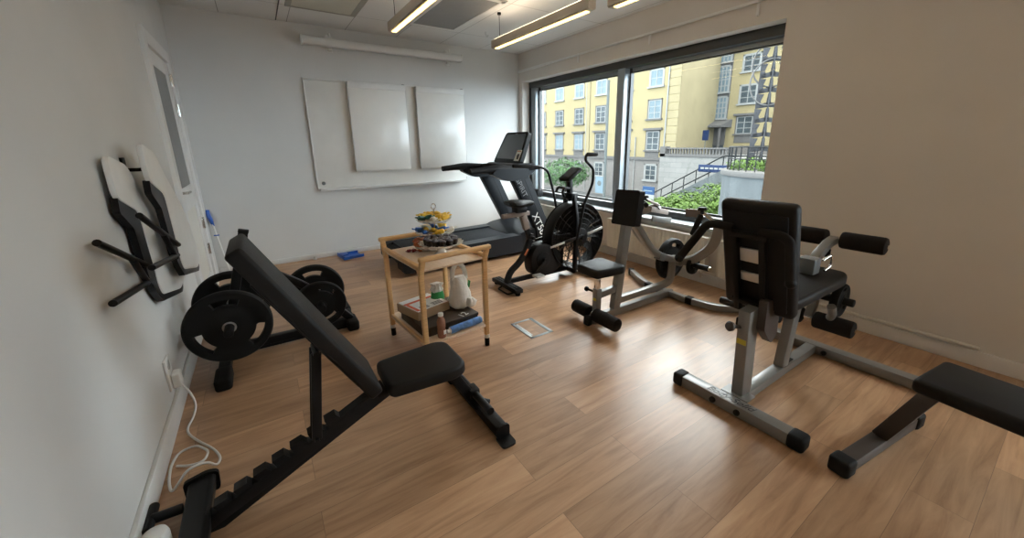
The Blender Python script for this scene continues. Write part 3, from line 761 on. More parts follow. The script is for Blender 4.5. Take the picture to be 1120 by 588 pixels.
# bottle
bl = cw(-.105, -.268, SZ)
t = thing('drink_bottle', 'small bottle of brown drink with white cap on lower cart shelf', 'bottle', bl)
b = BM(); lathe(b, [(0, 0), (.025, 0), (.028, .006), (.028, .05), (.025, .06), (.028, .07), (.028, .11), (.024, .125), (.016, .138), (.015, .15), (0, .15)], bl, (0, 0, 1), 24); obj('bottle_body', b, 'drink', t)
b = BM(); cyl(b, bl+V((0, 0, .146)), bl+V((0, 0, .168)), .0175, 20, bev=.003); obj('cap', b, 'white', t)
b = BM(); box(b, bl+V((.012, -.026, .04)), (.02, .004, .025), Matrix.Rotation(.4, 3, 'Z')); obj('bottle_label', b, 'label', t)
# blue roll along the front edge
r0, r1 = cw(-.045, -.268, SZ+.024), cw(.205, -.252, SZ+.024)
t = thing('wrapped_roll', 'blue and white wrapped roll along front edge of lower shelf', 'roll', (r0+r1)/2-V((0, 0, .024)))
b = BM(); cyl(b, r0, r1, .024, 20, bev=.008); obj('roll_body', b, 'bluewrap', t)
b = BM(); dd = (r0-r1).normalized(); lathe(b, [(.020, 0), (.010, .008), (.013, .022), (.006, .026), (0, .026)], r0, dd, 14); obj('twisted_end', b, 'label', t)
# green packet
g0 = cw(.045, .075, SZ+.066)
t = thing('green_packet', 'green packet with white crumpled top behind white carrier bag', 'packet', g0)
b = BM()
def blob(b, prof, c, seed, amp, n=36):
    c = V(c); rings = []
    for (rx, ry, z) in prof:
        ring = []
        for i in range(n):
            a = 2*math.pi*i/n; p = V((math.cos(a), math.sin(a), z*7))
            k = 1+amp*noise.noise(p*1.7+V((seed, 0, 0)))+amp*.5*noise.noise(p*4+V((0, seed, 0)))
            ring.append(b.verts.new(c+V((math.cos(a)*rx*k, math.sin(a)*ry*k, z))))
        rings.append(ring)
    for A, B in zip(rings, rings[1:]):
        for i in range(n): b.faces.new((A[i], A[(i+1) % n], B[(i+1) % n], B[i]))
    b.faces.new(rings[0][::-1]); b.faces.new(rings[-1])
blob(b, [(.04, .03, 0), (.05, .038, .03), (.05, .036, .07), (.042, .03, .11)], g0, 3, .12); obj('packet_body', b, 'green', t)
b = BM(); blob(b, [(.038, .028, .108), (.045, .033, .125), (.03, .03, .15), (.042, .025, .17), (.02, .02, .175)], g0, 8, .5); obj('packet_top', b, 'label', t)
# carrier bag
cbg = cw(.155, -.055, SZ+.066)
t = thing('carrier_bag', 'white plastic carrier bag with green print standing on lower cart shelf', 'bag', cbg)
b = BM(); blob(b, [(.055, .045, 0), (.078, .06, .02), (.082, .062, .06), (.075, .055, .11), (.066, .045, .16), (.060, .032, .205), (.056, .022, .235)], cbg, 1, .22, 48); obj('bag_body', b, 'bag', t, ang=60)
for sy, hz in ((-.014, .335), (.014, .325)):
    b = BM(); pts = fillet([cbg+V((-.048, sy, .215)), cbg+V((-.046, sy, .285)), cbg+V((-.012, sy, hz)), cbg+V((.022, sy, hz-.01)), cbg+V((.050, sy, .27)), cbg+V((.052, sy, .21))], .03)
    sweep(b, pts, rrect(.006, .024, .0025), fixed=(0, 1, 0)); obj('bag_handle', b, 'bag', t)
b = BM(); box(b, cbg+V((.072, -.012, .165)), (.006, .03, .05), Matrix.Rotation(.25, 3, 'Y'), .002); obj('green_patch', b, 'green', t)
b = BM(); blob(b, [(.012, .012, .028), (.034, .03, .042), (.036, .032, .075), (.018, .018, .098)], cbg+V((.055, -.062, -.02)), 5, .4, 24); obj('knotted_corner', b, 'bag', t)

# ------------------------------------------------------------------ treadmill
def treadmill():
    t = thing('treadmill', 'large black treadmill with grey upright lettering by window wall', 'treadmill', (2.2, 4.4, 0))
    y0, y1 = 3.95, 4.85
    # base shell
    b = BM(); poly = rpoly([(1.20, .06), (1.13, .16), (1.19, .225), (2.55, .235), (2.55, .03), (1.35, .03)], .05)
    prism_xz(b, poly, y0+.06, y1-.06); obj('deck_base', b, 'tread', t)
    b = BM(); box2(b, (1.20, y0+.17, .232), (2.6, y1-.17, .246), .004); obj('running_belt', b, 'belt', t)
    for ya, yb in ((y0, y0+.16), (y1-.16, y1)):
        b = BM(); poly = rpoly([(1.13, .07), (1.13, .20), (1.20, .245), (2.62, .268), (2.62, .05), (1.22, .045)], .03)
        prism_xz(b, poly, ya, yb); obj('side_rail', b, 'treadrail', t)
    for yy in (y0, y1):
        s = 1 if yy == y0 else -1
        b = BM(); prism_xz(b, rpoly([(1.10, .05), (1.10, .21), (1.19, .25), (1.25, .24), (1.25, .04)], .03), yy-.006*s, yy+.20*s); obj('rear_end_cap', b, 'blackm', t)
    b = BM(); cyl(b, (1.17, y0+.2, .15), (1.17, y1-.2, .15), .07, 24); obj('rear_roller_cover', b, 'blackm', t)
    # motor hood
    b = BM(); poly = rpoly([(2.52, .04), (2.50, .24), (2.66, .30), (2.95, .335), (3.20, .27), (3.24, .05)], .05)
    prism_xz(b, poly, y0+.02, y1-.02); _bevel(b, [], .0) if 0 else None
    obj('motor_hood', b, 'tread', t)
    for yy in (y0+.12, y1-.12):
        for x in (1.3, 3.1):
            b = BM(); cyl(b, (x, yy, 0), (x, yy, .06), .035, 16, bev=.006); obj('levelling_foot', b, 'rubber', t)
    # uprights
    for yc, s in ((4.00, -1), (4.80, 1)):
        b = BM(); poly = rpoly([(2.87, .05), (3.18, .05), (3.10, .24), (2.70, 1.06), (2.44, 1.08), (2.48, .98), (2.84, .30)], .04)
        prism_xz(b, poly, yc-.05, yc+.05)
        es = [e for e in b.edges if abs(e.verts[0].co.y-e.verts[1].co.y) < 1e-5]
        bmesh.ops.bevel(b, geom=es, offset=.012, segments=2, profile=.5, affect='EDGES', clamp_overlap=True)
        u = obj('upright', b, 'tread', t)
        b = BM(); poly = rpoly([(2.965, .31), (3.075, .27), (2.715, 1.0), (2.64, 1.0)], .02); prism_xz(b, poly, yc-.054, yc+.054); obj('side_trim', b, 'treadgrey', u)
        if s == -1:
            dirx = V((-.46, 0, .888))   # up along the upright
            right = V((.46, 0, -.888))
            text('lettering', 'XT58', .135, V((2.875, yc-.0512, .375)), right, V((.888, 0, .46)), 'logo', u, label='white model lettering')
            text('lettering', 'SPIRIT', .095, V((2.615, yc-.0512, .855)), right, V((.888, 0, .46)), 'logogrey', u, label='dim grey lettering')
        # arm rest
        b = BM(); sweep(b, fillet([(1.955, yc, 1.075), (2.25, yc, 1.095), (2.62, yc, 1.075), (2.92, yc, 1.09)], .12), circ(.05, 18, .042), fixed=(0, 1, 0), scale=lambda q: .62+.5*math.sin(math.pi*min(1, q*1.15+.1)))
        obj('armrest', b, 'blackm', t)
        b = BM(); prism_xz(b, rpoly([(2.20, 1.04), (2.40, .945), (2.72, .96), (2.74, 1.08), (2.3, 1.10)], .05), yc-.055, yc+.055); obj('armrest_bracket', b, 'tread', t)
    # front bar below console
    b = BM(); poly = rpoly([(2.52, 1.06), (2.56, .99), (2.80, .985), (2.90, 1.06), (2.86, 1.14), (2.60, 1.14)], .04); prism_xz(b, poly, 4.04, 4.76); obj('console_base', b, 'treadgrey', t)
    b = BM(); rtube(b, [(2.50, 4.06, 1.10), (2.48, 4.25, 1.115), (2.48, 4.55, 1.115), (2.50, 4.74, 1.10)], .04, .04, .06); obj('sensor_bar', b, 'blackm', t)
    # console
    d = V((.44, 0, .90)).normalized(); n = V((-.90, 0, .44)).normalized()
    rot = Matrix((V((0, 1, 0)), d, V((0, 1, 0)).cross(d))).transposed()
    b = BM(); c = V((2.70, 4.42, 1.13))+d*.215
    W = lambda a, q, z: c+V((0, 1, 0))*a+d*q+n*z
    poly = rpoly([(-.33, -.215), (.33, -.215), (.27, .215), (-.27, .215)], .05)
    prism(b, poly, lambda a, q: W(a, q, .02), lambda a, q: W(a, q, -.035)); k = obj('console', b, 'blackm', t)
    b = BM(); poly = rpoly([(-.285, -.16), (.285, -.16), (.235, .185), (-.235, .185)], .03); prism(b, poly, lambda a, q: W(a, q, .0205), lambda a, q: W(a, q, .0225)); obj('display', b, 'screen', k)
    b = BM(); poly = rpoly([(-.03, .188), (.03, .188), (.03, .196), (-.03, .196)], .002); prism(b, poly, lambda a, q: W(a, q, .0205), lambda a, q: W(a, q, .0225)); obj('badge', b, 'logogrey', k)
    b = BM(); beam(b, (2.72, 4.42, 1.06), (2.76, 4.42, 1.20), .3, .07); obj('console_neck', b, 'tread', t)
    return W
TW = treadmill()
# small card standing on the console ledge
t = thing('flyer_card', 'small white printed card propped on right side of treadmill console', 'card', TW(-.235, -.18, .03))
b = BM(); poly = [(-.29, -.185), (-.185, -.185), (-.185, -.04), (-.29, -.04)]; prism(b, poly, lambda a, q: TW(a, q, .026), lambda a, q: TW(a, q, .030)); obj('paper', b, 'label', t)
b = BM(); prism(b, rpoly([(-.275, -.165), (-.235, -.165), (-.215, -.11), (-.24, -.085), (-.27, -.10)], .01), lambda a, q: TW(a, q, .0300), lambda a, q: TW(a, q, .0308)); obj('printed_figure', b, 'darkink', t)
b = BM(); prism(b, [(-.285, -.06), (-.19, -.06), (-.19, -.05), (-.285, -.05)], lambda a, q: TW(a, q, .0300), lambda a, q: TW(a, q, .0308)); obj('printed_band', b, 'rust', t)

# ------------------------------------------------------------------ air bike
def bike():
    y = 3.05
    t = thing('air_bike', 'black fan air bike with moving arms beside the treadmill', 'exercise bike', (2.3, y, 0))
    for x, a, c in ((1.83, 2.82, 3.27), (2.76, 2.80, 3.46)):
        b = BM(); beam(b, (x, a, .045), (x, c, .045), .085 if x < 2 else .06, .04, bev=.008); f = obj('stabiliser', b, 'black', t)
        for yy in (a+.03, c-.03):
            b = BM(); cyl(b, (x, yy, 0), (x, yy, .03), .025, 14, bev=.004); obj('rubber_foot', b, 'rubber', f)
        if x < 2:
            b = BM()
            for dx in (-.03, .0, .03): box2(b, (x+dx-.010, a+.02, .0645), (x+dx+.010, c-.02, .069), .001)
            obj('tread_strip', b, 'blackm', f)
            b = BM(); tube(b, [(x-.03, a+.05, .03), (x-.09, a+.06, .02), (x-.09, c-.2, .02), (x-.03, c-.19, .03)], .008, 10, .04); obj('transport_handle', b, 'black', f)
    # main frame
    b = BM(); rtube(b, [(1.83, y, .065), (1.87, y, .17), (2.00, y, .255), (2.09, y, .40), (2.12, y, .52)], .05, .05, .10, side=(0, 1, 0)); obj('rear_frame_tube', b, 'black', t)
    b = BM(); beam(b, (1.85, y, .075), (2.74, y, .075), .04, .045, bev=.006); obj('bottom_tube', b, 'black', t)
    b = BM(); beam(b, (2.10, y, .36), (2.66, y+.0, .44), .03, .05, bev=.006); obj('chain_stay', b, 'black', t)
    for s in (-1, 1):
        b = BM(); rtube(b, [(2.60, y+s*.115, .055), (2.62, y+s*.115, .60), (2.62, y+s*.055, .86)], .035, .045, .1, side=(1, 0, 0)); obj('fork_tube', b, 'black', t)
    b = BM(); beam(b, (2.6, y-.13, .075), (2.6, y+.13, .075), .05, .05); obj('fork_foot', b, 'black', t)
    b = BM(); beam(b, (2.62, y, .80), (2.605, y, 1.03), .06, .05, up=(1, 0, 0), bev=.01)
    box2(b, (2.575, y-.075, .82), (2.665, y+.075, .885), .012); obj('mast', b, 'black', t)
    b = BM(); tube(b, [(2.58, y-.03, .93), (2.50, y-.05, .945), (2.475, y-.05, .90), (2.50, y-.05, .86)], .014, 10, .03); tube(b, [(2.58, y+.03, .93), (2.50, y+.05, .945), (2.475, y+.05, .90)], .014, 10, .03); obj('bottle_holder', b, 'blackm', t)
    b = BM(); box(b, (2.62, y, 1.07), (.21, .16, .036), Matrix.Rotation(R(-33), 3, 'Y'), .012, 3); k = obj('console', b, 'blackm', t)
    b = BM(); box(b, (2.6097, y, 1.0859), (.15, .12, .004), Matrix.Rotation(R(-33), 3, 'Y')); obj('display', b, 'treadgrey', k)
    # fan
    fc = V((2.68, y, .425)); fr = .355
    for s in (-1, 1):
        b = BM(); yy = s*.075
        for rr, w in ((fr, .008), (fr*.86, .003), (fr*.72, .003), (fr*.56, .003), (fr*.40, .003), (fr*.26, .004)):
            sweep(b, [fc+V((rr*math.cos(2*math.pi*i/48), yy+s*.035*(1-(rr/fr)**2), rr*math.sin(2*math.pi*i/48))) for i in range(48)], circ(w, 6), closed=True)
        for k in range(28):
            a = 2*math.pi*k/28; q = [fc+V((rr*math.cos(a+.3*(1-rr/fr)), yy+s*.035*(1-(rr/fr)**2), rr*math.sin(a+.3*(1-rr/fr)))) for rr in (fr*.25, fr*.6, fr)]
            sweep(b, q, circ(.0022, 5))
        cyl(b, fc+V((0, yy+s*.03, 0)), fc+V((0, yy+s*.045, 0)), fr*.26, 28, bev=.004)
        obj('fan_cage', b, 'black', t)
    b = BM(); lathe(b, [(fr*.985, -.078), (fr*1.01, -.06), (fr*1.01, .06), (fr*.985, .078), (fr*.965, .06), (fr*.965, -.06)], fc, (0, 1, 0), 56, cap=False); obj('fan_rim', b, 'black', t)
    b = BM(); cyl(b, fc-V((0, .05, 0)), fc+V((0, .05, 0)), .06, 20)
    for k in range(10):
        a = 2*math.pi*k/10; u = V((math.cos(a), 0, math.sin(a))); w = V((-math.sin(a)*.055, .05, math.cos(a)*.055)); p, q = fc+u*.05, fc+u*fr*.93
        vs = [b.verts.new(x) for x in (p-w*.6, q-w, q+w, p+w*.6)]; n = V((-math.sin(a), -.6, math.cos(a)))*.004; v2 = [b.verts.new(x.co+n) for x in vs]
        b.faces.new(vs); b.faces.new(v2[::-1])
        for i in range(4): b.faces.new((vs[i], v2[i], v2[(i+1) % 4], vs[(i+1) % 4]))
    obj('fan_wheel', b, 'blackm', t)
    for s in (-1, 1):
        b = BM(); cyl(b, fc+V((.0, s*.12, .0)), fc+V((0, s*.17, 0)), .03, 16); obj('hub_axle', b, 'black', t)
        b = BM(); beam(b, fc+V((-.40, s*.15, -.03)), fc+V((.0, s*.15, .02)), .014, .03); obj('linkage', b, 'black', t)
        b = BM(); beam(b, fc+V((.06, s*.15, .03)), fc+V((.27, s*.15, .075)), .014, .026); obj('foot_peg', b, 'alu', t)
        b = BM(); beam(b, fc+V((-.44, s*.165, -.035)), fc+V((-.26, s*.165, -.01)), .008, .022); obj('linkage_end', b, 'alu', t)
    # moving handles
    for yy, pts, grip in ((2.84, [(2.54, .43), (2.63, .80), (2.735, .99), (2.74, 1.13), (2.625, 1.215), (2.635, 1.27)], (2.765, 1.268)), (3.29, [(2.66, .43), (2.645, .64), (2.60, .84), (2.515, 1.10), (2.41, 1.146)], (2.09, 1.163))):
        b = BM(); P = [(x, yy, z) for x, z in pts]; tube(b, P+[(grip[0], yy, grip[1])], .014, 12, .05, fixed=(0, 1, 0)); h = obj('moving_arm', b, 'black', t)
        b = BM(); p0 = V((pts[-1][0], yy, pts[-1][1])); q0 = V((grip[0], yy, grip[1])); dd = (q0-p0).normalized()
        cyl(b, p0+dd*(.01 if yy < 3 else .10), q0+dd*.012, .019, 16, bev=.005); obj('foam_grip', b, 'foam', h)
    # crank housing and pedals
    b = BM(); poly = rpoly([(2.09, .12), (2.07, .30), (2.15, .41), (2.30, .40), (2.46, .30), (2.46, .15), (2.36, .08), (2.18, .07)], .07)
    prism_xz(b, poly, y-.07, y+.07); es = [e for e in b.edges if abs(e.verts[0].co.y-e.verts[1].co.y) < 1e-5]
    bmesh.ops.bevel(b, geom=es, offset=.015, segments=2, profile=.5, affect='EDGES', clamp_overlap=True); h = obj('crank_housing', b, 'blackm', t)
    b = BM(); cyl(b, (2.22, y-.071, .245), (2.22, y-.083, .245), .085, 28, bev=.004); cyl(b, (2.22, y-.083, .245), (2.22, y-.115, .245), .022, 14); obj('crank_cover', b, 'black', h)
    for s, dx, dz in ((-1, -.125, -.115), (1, .125, .115)):
        b = BM(); beam(b, (2.22, y+s*.11, .245), (2.22+dx, y+s*.11, .245+dz), .014, .026); h2 = obj('crank_arm', b, 'black', t)
        b = BM(); box(b, (2.22+dx, y+s*.165, .245+dz), (.095, .085, .022), None, .006); obj('pedal', b, 'alu' if s < 0 else 'blackm', h2)
    # seat post, slider and saddle
    b = BM(); beam(b, (2.12, y, .42), (2.02, y, .74), .04, .05, up=(1, 0, 0), bev=.006); obj('seat_post', b, 'black', t)
    b = BM(); beam(b, (2.07, y, .57), (2.03, y, .71), .048, .065, up=(1, 0, 0), bev=.006); obj('post_sleeve', b, 'taupe', t)
    b = BM(); beam(b, (1.80, y, .722), (2.10, y, .728), .042, .04, bev=.006); obj('seat_slider', b, 'taupe', t)
    b = BM()
    N = 24; rings = []
    for i, (x, w, h) in enumerate(((1.865, .05, .015), (1.885, .115, .03), (1.94, .125, .036), (2.0, .095, .034), (2.06, .05, .030), (2.12, .032, .026), (2.155, .012, .012))):
        rings.append([b.verts.new((x, y+w*math.cos(2*math.pi*k/N), .822+(.02-.09*(x-1.9))*.6+h*math.sin(2*math.pi*k/N))) for k in range(N)])
    for A, B in zip(rings, rings[1:]):
        for k in range(N): b.faces.new((A[k], A[(k+1) % N], B[(k+1) % N], B[k]))
    b.faces.new(rings[0][::-1]); b.faces.new(rings[-1]); s = obj('saddle', b, 'vinyl', t)
    b = BM(); box2(b, (1.93, y-.05, .745), (2.05, y+.05, .80), .01); obj('saddle_clamp', b, 'black', s)
    b = BM(); cyl(b, (2.10, y-.03, .49), (2.10, y-.09, .49), .018, 14, bev=.004); obj('adjust_knob', b, 'blackm', t)
    b = BM(); beam(b, (2.03, y-.0262, .315), (2.07, y-.0262, .375), .002, .018, up=(-.8, 0, .6)); obj('red_decal', b, 'rust', t)
bike()

# ------------------------------------------------------------------ plate loaded row machine
def row():
    y = 2.02
    t = thing('row_machine', 'grey plate-loaded row machine with black chest pad and low seat', 'gym machine', (2.5, y, 0))
    g = 'grey'
    b = BM(); beam(b, (1.95, y, .04), (2.98, y, .04), .05, .06, bev=.006); m = obj('base_beam', b, g, t)
    b = BM(); box2(b, (1.915, y-.032, 0), (1.965, y+.032, .078), .018, 3); obj('foot_cap', b, 'rubber', m)
    b = BM(); rtube(b, [(2.24, y, .135), (2.86, y, .135), (2.955, y, .155), (2.965, y, .36)], .05, .055, .07, side=(0, 1, 0)); obj('upper_beam', b, g, t)
    b = BM(); rtube(b, [(2.235, y, .07), (2.275, y, .40), (2.32, y, .74), (2.345, y, .93)], .055, .075, .1, side=(0, 1, 0)); obj('upright', b, g, t)
    b = BM(); rtube(b, [(2.345, y, .80), (2.44, y, .73), (2.64, y, .50), (2.80, y, .405), (3.06, y, .335)], .055, .055, .14, side=(0, 1, 0)); obj('swan_brace', b, g, t)
    b = BM(); box(b, (2.78, y, .415), (.08, .062, .066), Matrix.Rotation(R(22), 3, 'Y'), .004); obj('joint_sleeve', b, 'logogrey', t)
    # seat
    b = BM(); beam(b, (2.03, y, .05), (2.03, y, .285), .05, .05, up=(1, 0, 0)); obj('seat_post', b, g, t)
    b = BM(); beam(b, (2.03, y, .27), (2.03, y, .405), .038, .038, up=(1, 0, 0)); obj('chrome_seat_tube', b, 'chrome', t)
    b = BM(); beam(b, (2.04, y, .225), (2.26, y, .245), .04, .05); obj('cross_brace', b, g, t)
    b = BM(); prism_xy(b, rpoly([(1.90, y-.12), (1.90, y+.11), (2.15, y+.14), (2.185, y+.12), (2.185, y-.13), (2.15, y-.145)], .04), .415, .482)
    es = [e for e in b.edges if abs(e.verts[0].co.z-e.verts[1].co.z) < 1e-5]
    bmesh.ops.bevel(b, geom=es, offset=.018, segments=3, profile=.5, affect='EDGES', clamp_overlap=True); obj('seat', b, 'vinyl', t)
    b = BM(); cyl(b, (2.03, y+.025, .25), (2.0, y+.075, .262), .009, 10); sphere(b, (1.995, y+.082, .264), .02); obj('adjust_knob', b, 'blackm', t)
    b = BM(); box(b, (2.003, y-.002, .20), (.004, .03, .02)); obj('yellow_sticker', b, 'ysticker', t)
    # foot roller
    b = BM(); cyl(b, (1.985, y-.265, .088), (1.985, y-.03, .088), .052, 24, bev=.012); cyl(b, (1.985, y+.03, .088), (1.985, y+.20, .088), .052, 24, bev=.012); obj('foam_roller', b, 'foam', t)
    b = BM(); cyl(b, (1.985, y-.235, .088), (1.985, y+.21, .088), .014, 12); obj('roller_axle', b, 'chrome', t)
    # chest pad
    b = BM(); poly = rpoly([(y-.155, .765), (y+.085, .755), (y+.075, 1.025), (y-.155, 1.035)], .02)
    prism_yz(b, poly, 2.255, 2.315); bmesh.ops.rotate(b, verts=b.verts, cent=V((2.285, y, .89)), matrix=Matrix.Rotation(R(7), 3, 'Y')); es = [e for e in b.edges if abs(e.verts[0].co.x-e.verts[1].co.x) < 1e-5]
    bmesh.ops.bevel(b, geom=es, offset=.012, segments=3, profile=.5, affect='EDGES', clamp_overlap=True); obj('chest_pad', b, 'vinyl', t)
    b = BM(); box2(b, (2.31, y-.06, .80), (2.35, y+.06, .98), .004); cyl(b, (2.36, y-.03, .90), (2.46, y-.05, .90), .012, 12); sphere(b, (2.475, y-.053, .90), .022); obj('pad_bracket', b, 'blackm', t)
    # rear cross foot
    b = BM(); rtube(b, [(3.14, y+.60, .04), (2.96, y+.30, .04), (2.93, y, .04), (2.93, y-.22, .04), (2.97, y-.45, .04), (3.14, y-.60, .04)], .05, .055, .18); f = obj('rear_foot', b, g, t)
    for s in (-1, 1):
        b = BM(); beam(b, (3.125, y+s*.582, .036), (3.165, y+s*.632, .036), .058, .07, bev=.012); obj('foot_cap', b, 'rubber', f)
        b = BM(); beam(b, (2.935, y+s*.19, .04), (2.938, y+s*.25, .04), .056, .061, bev=.003); obj('rubber_band', b, 'rubber', f)
    # pivot and arms
    b = BM(); cyl(b, (3.02, y-.06, .335), (3.02, y+.045, .335), .045, 22, bev=.006); obj('pivot_hub', b, g, t)
    for s, k in ((-1, 0), (1, 1)):
        ex = .40*k
        P = [(3.02, y-.05, .335), (3.00, y-.20, .40), (2.97, y-.36, .55), (2.925, y-.415, .70), (2.87, y-.42, .77)] if not k else [(3.03, y+.16, .335), (3.10, y+.42, .37), (3.18, y+.66, .48), (3.24, y+.70, .64), (3.27, y+.42, .76)]
        b = BM(); rtube(b, P, .035, .075, .16, side=(.75, .0, .66)); a = obj('lever_arm', b, g, t)
        b = BM(); tube(b, [(2.87+ex, y+s*.42, .765), (2.665+ex, y+s*.42, .87-.03*k)], .013, 12); obj('handle_rod', b, 'taupe' if k else 'chrome', a)
        b = BM(); cyl(b, (2.645+ex, y+s*.42, .855-.03*k), (2.56+ex, y+s*.42, .715-.03*k), .021, 16, bev=.006); obj('handle_grip', b, 'foam', a)
        b = BM(); lathe(b, [(.012, 0), (.012, .02), (.03, .024), (.034, .035), (.026, .046), (0, .05)], (2.655+ex, y+s*.42, .865-.03*k), (0, 0, 1), 18); obj('grip_knob', b, 'blackm', a)
        b = BM()
        if k: beam(b, (3.16, y+.43, .735), (3.44, y+.43, .675), .02, .055)
        else: beam(b, (2.70, y-.40, .855), (2.70, y-.26, .845), .02, .06)
        obj('arm_plate', b, 'taupe', a)
        if k:
            b = BM(); beam(b, (3.10, y+.36, .655), (3.40, y+.36, .605), .02, .055); obj('arm_plate', b, g, a)
    b = BM(); cyl(b, (3.05, y-.05, .325), (3.05, y-.30, .325), .024, 16, bev=.004); h = obj('plate_horn', b, 'blackm', t)
    b = BM(); cyl(b, (3.05, y-.29, .325), (3.05, y-.315, .325), .019, 12); obj('horn_cap', b, 'chrome', h)
    b = BM(); cyl(b, (3.05, y+.04, .325), (3.05, y+.22, .325), .024, 16, bev=.004); obj('plate_horn', b, 'blackm', t)
row()
plate((3.05, 2.10, .325), .195, .05, 'black weight plate on row machine horn in front of radiator', ph=75, group=None)
plate((3.05, 1.87, .325), .085, .03, 'small black weight plate on row machine horn nearest viewer', ph=75)

# ------------------------------------------------------------------ leg machine
def leg():
    y = .86
    t = thing('leg_machine', 'grey leg extension machine with black backrest seen from behind', 'gym machine', (2.2, y, 0))
    g = 'grey'
    b = BM(); box2(b, (1.835, .565, .006), (1.905, 1.125, .068), .004); m = obj('front_foot', b, g, t)
    for a, c in ((.50, .575), (1.115, 1.18)):
        b = BM(); box2(b, (1.828, a, 0), (1.912, c, .074), .016, 3); obj('foot_cap', b, 'rubber', m)
    for yy in (.80, .93):
        b = BM(); cyl(b, (1.834, yy, .036), (1.820, yy, .036), .016, 14, bev=.003); obj('bolt', b, 'blackm', m)
    text('lettering', 'Body-Solid', .056, V((1.870, .862, .0685)), (0, -1, 0), (1, 0, 0), 'darkink', m, shear=.35, label='dark script brand lettering')
    b = BM(); beam(b, (1.90, y, .035), (2.90, y, .035), .062, .055, bev=.005); obj('base_beam', b, g, t)
    b = BM(); box2(b, (1.906, y-.07, .062), (1.99, y+.07, .070)); obj('base_plate', b, g, t)
    b = BM(); box2(b, (2.87, .30, .006), (2.945, 1.30, .066), .004); r = obj('rear_foot', b, g, t)
    for a, c in ((.24, .31), (1.29, 1.36)):
        b = BM(); box2(b, (2.863, a, 0), (2.952, c, .072), .016, 3); obj('foot_cap', b, 'rubber', r)
    b = BM(); cyl(b, (2.868, .78, .036), (2.855, .78, .036), .016, 14, bev=.003); obj('bolt', b, 'blackm', r)
    b = BM(); beam(b, (1.98, y, .06), (1.94, y, .56), .06, .095, up=(1, 0, 0), bev=.006); u = obj('front_upright', b, g, t)
    b = BM(); box(b, (1.905, y+.0, .385), (.004, .045, .028), Matrix.Rotation(R(-4.5), 3, 'Y')); obj('yellow_sticker', b, 'ysticker', u)
    b = BM(); cyl(b, (1.93, y+.01, .455), (1.85, y+.03, .475), .010, 12); lathe(b, [(.012, 0), (.024, .006), (.026, .02), (.018, .03), (0, .032)], (1.855, y+.03, .474), (-.9, .3, .2), 16); obj('pull_pin', b, 'rustbracket', u)
    b = BM(); prism_xz(b, rpoly([(1.95, .62), (2.10, .60), (2.11, .40), (2.06, .36), (1.96, .46)], .02), y-.075, y-.035); obj('seat_bracket', b, 'rustbracket', u)
    b = BM(); beam(b, (2.44, y, .06), (2.50, y, .50), .055, .08, up=(1, 0, 0), bev=.006); obj('rear_upright', b, g, t)
    b = BM(); box2(b, (2.46, y-.02, .064), (2.56, y+.03, .070)); obj('dark_plate', b, 'blackm', t)
    b = BM(); beam(b, (1.95, y, .525), (2.86, y, .545), .055, .05); obj('seat_rail', b, 'blackm', t)
    # seat
    b = BM(); poly = rpoly([(2.02, y-.16), (2.02, y+.15), (2.70, y+.115), (2.80, y+.085), (2.80, y-.13), (2.70, y-.165)], .05)
    prism_xy(b, poly, .56, .622); es = [e for e in b.edges if abs(e.verts[0].co.z-e.verts[1].co.z) < 1e-5]
    bmesh.ops.bevel(b, geom=es, offset=.018, segments=3, profile=.5, affect='EDGES', clamp_overlap=True); obj('seat', b, 'vinyl', t)
    # backrest, reclined
    ta = R(-17); rot = Matrix.Rotation(ta, 3, 'Y'); dn = V((-math.sin(-ta), 0, math.cos(ta))); nn = V((-math.cos(ta), 0, -math.sin(-ta)))
    yc = .872; bc = V((1.992, yc, .815))
    b = BM(); box(b, bc, (.072, .345, .61), rot, .028, 4); k = obj('backrest', b, 'vinyl', t)
    b = BM(); box(b, bc+nn*.040, (.012, .29, .52), rot, .003); obj('back_board', b, 'blackm', k)
    for yy in (.825, .955):
        p = V((bc.x, yy, bc.z))+nn*.060
        b = BM(); beam(b, p-dn*.30, p+dn*.14, .03, .034, up=nn); obj('back_bar', b, 'blackm', t)
    for q, hh in ((.035, .075), (-.09, .05)):
        p = V((bc.x, .89, bc.z))+nn*.050+dn*q
        b = BM(); box(b, p, (.012, .096, hh), rot, .003); obj('cross_plate', b, 'alu', t, label='pale grey cross plate')
    for q in (.15, -.24):
        p = V((bc.x, .89, bc.z))+nn*.060+dn*q
        b = BM(); box(b, p, (.034, .18, .026), rot, .004); obj('back_clamp', b, 'blackm', t)
    # side handles
    for s in (-1, 1):
        yb = .90+s*.065
        P = [(1.885, yb, .965), (1.87, yb+s*.085, .972), (1.85, yb+s*.14, .955), (1.76 if s < 0 else 1.74, yb+s*.20, .80)] if s < 0 else [(1.885, yb, .965), (1.87, yb+.08, .975), (1.85, yb+.12, .965), (1.72, yb+.17, .80)]
        b = BM(); tube(b, P, .021, 16, .07); h = obj('side_handle', b, 'foam', t)
        b = BM(); sphere(b, P[-1], .0225, n=14); obj('handle_end', b, 'rubber', h)
    # front: rollers
    b = BM(); rtube(b, [(2.62, y, .60), (2.66, y, .70), (2.84, y, .765), (2.92, y, .775)], .05, .045, .1, side=(0, 1, 0)); obj('roller_arm', b, g, t)
    b = BM(); box2(b, (2.55, y-.045, .62), (2.64, y+.045, .715), .008); obj('arm_sleeve', b, 'logogrey', t)
    b = BM(); tube(b, [(2.64, y-.05, .70), (2.70, y-.07, .73), (2.72, y-.07, .66), (2.66, y-.06, .635)], .007, 10, .02); obj('spring_clip', b, 'chrome', t)
    b = BM(); cyl(b, (2.80, y-.02, .735), (2.80, y-.02, .695), .012, 12); sphere(b, (2.80, y-.02, .69), .018); obj('adjust_knob', b, 'blackm', t)
